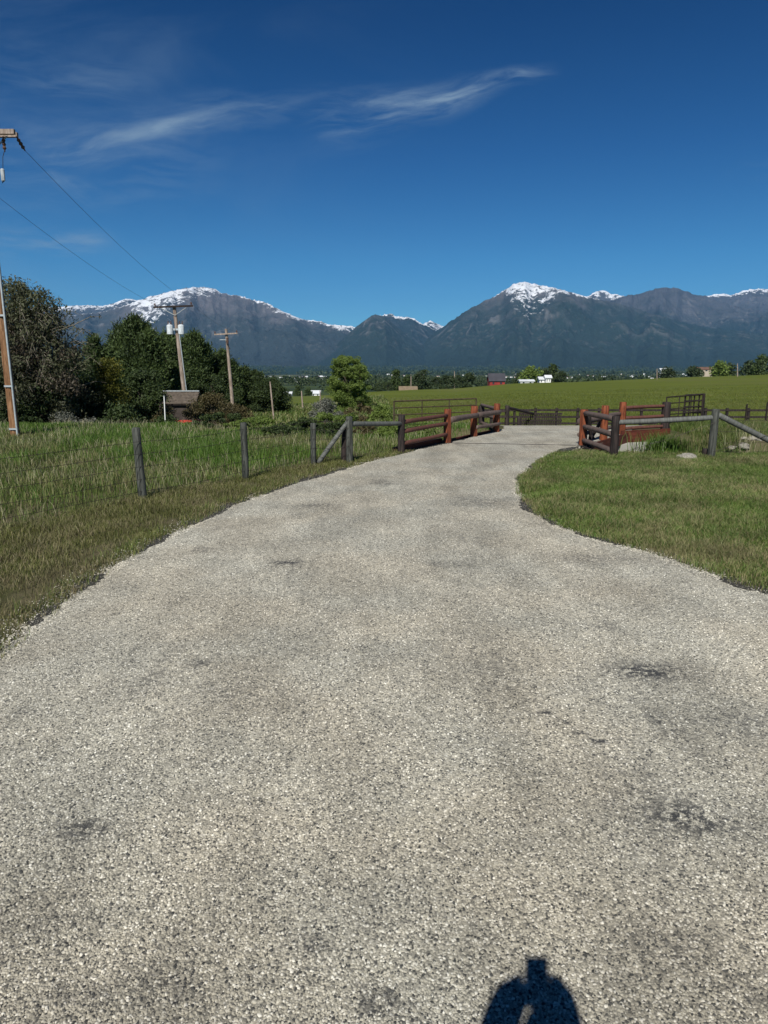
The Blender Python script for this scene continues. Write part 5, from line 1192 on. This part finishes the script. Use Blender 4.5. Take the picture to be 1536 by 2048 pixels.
for sg in (-1, 1):
    part(MB().tube([(px0 + .02 + sg * .083, py0 - .01, 1.82), (px0 + .02 + sg * .098, py0 - .015, 1.85), (px0 + .02 + sg * .086, py0 - .01, 1.88)], [.012, .02, .012], 8), 'ear', m_skin, person)
    skin('shoe', [(px0 + sg * .13, py0 - .05, .05), (px0 + sg * .135, py0 + .06, .045), (px0 + sg * .14, py0 + .17, .035)], [(0, 1), (1, 2)], [(.045, .05), (.048, .042), (.045, .03)], m_shoe, person)
    # hand: palm beside the phone, four curled fingers behind it and a thumb in front
    hx = -.020 + sg * .066; wr = Vector((px0 + sg * .08, py0 + .105, 1.95))
    ups = Vector((0, ST, CT)); fw = Vector((0, CT, -ST))
    pc = Vector((hx, -.026, CAMZ)) - ups * .075
    skin('palm', [tuple(wr), tuple(wr.lerp(pc, .6)), tuple(pc)], [(0, 1), (1, 2)], [.026, .03, .024], m_skin, person)
    for f, (dz, ln) in enumerate(((-.052, 1.0), (-.071, 1.08), (-.090, 1.0), (-.108, .82))):
        a = Vector((hx, -.022, CAMZ)) + ups * dz; b = a + Vector((-sg * .006, 0, 0)) + fw * .012 * ln; c = b + Vector((-sg * .024 * ln, 0, 0)) + fw * .0
        skin('finger', [tuple(a), tuple(b), tuple(c)], [(0, 1), (1, 2)], [.009, .0085, .007], m_skin, person, 1)
    a = pc + Vector((0, -.012, -.01)); skin('thumb', [tuple(a), tuple(a + Vector((-sg * .015, -.012, .02))), tuple(a + Vector((-sg * .03, -.006, .042)))], [(0, 1), (1, 2)], [.012, .0105, .008], m_skin, person, 1)
# phone: its lens is where the picture is taken from
ups = Vector((0, ST, CT)); fw = Vector((0, CT, -ST)); pcn = Vector((-.020, 0, CAMZ)) - fw * .030 - ups * .060
rotm = Matrix((Vector((1, 0, 0)), fw, ups)).transposed()
ph = empty('phone', pcn, 'black smartphone held up in both hands above the head of the person', 'phone')
part(MB().box(pcn, (.0775, .008, .160), rotm), 'case', simple('phone_case', (.015, .015, .018), .4, .1), ph, sm=False)
part(MB().box(pcn - fw * .0045, (.072, .001, .152), rotm), 'screen', simple('phone_screen', (.02, .02, .025), .1, .05, bmp=0), ph, sm=False)
part(MB().box(pcn + fw * .0055 + ups * .055 + Vector((.016, 0, 0)), (.034, .003, .036), rotm), 'camera_bump', simple('phone_lens', (.03, .03, .035), .2, .05, bmp=0), ph, sm=False)

# ------------------------------------------------------------------ haze
HZ = 2.3e-5
hm = bpy.data.materials.new('haze'); hm.use_nodes = True; hn = hm.node_tree; hn.nodes.clear()
ho = hn.nodes.new('ShaderNodeOutputMaterial'); hv = hn.nodes.new('ShaderNodeVolumePrincipled'); hv.inputs['Density'].default_value = HZ; hv.inputs['Color'].default_value = (.22, .56, 1.0, 1); hv.inputs['Anisotropy'].default_value = .0
hn.links.new(hv.outputs[0], ho.inputs['Volume'])
mb = MB(); lo = (-17000, -1500, -330); hi = (17500, 18500, 1750)
mb.box(((lo[0] + hi[0]) / 2, (lo[1] + hi[1]) / 2, (lo[2] + hi[2]) / 2), (hi[0] - lo[0], hi[1] - lo[1], hi[2] - lo[2]))
tag(mb.build('haze', hm), 'thin blue haze between the viewer and the mountains', kind='stuff')
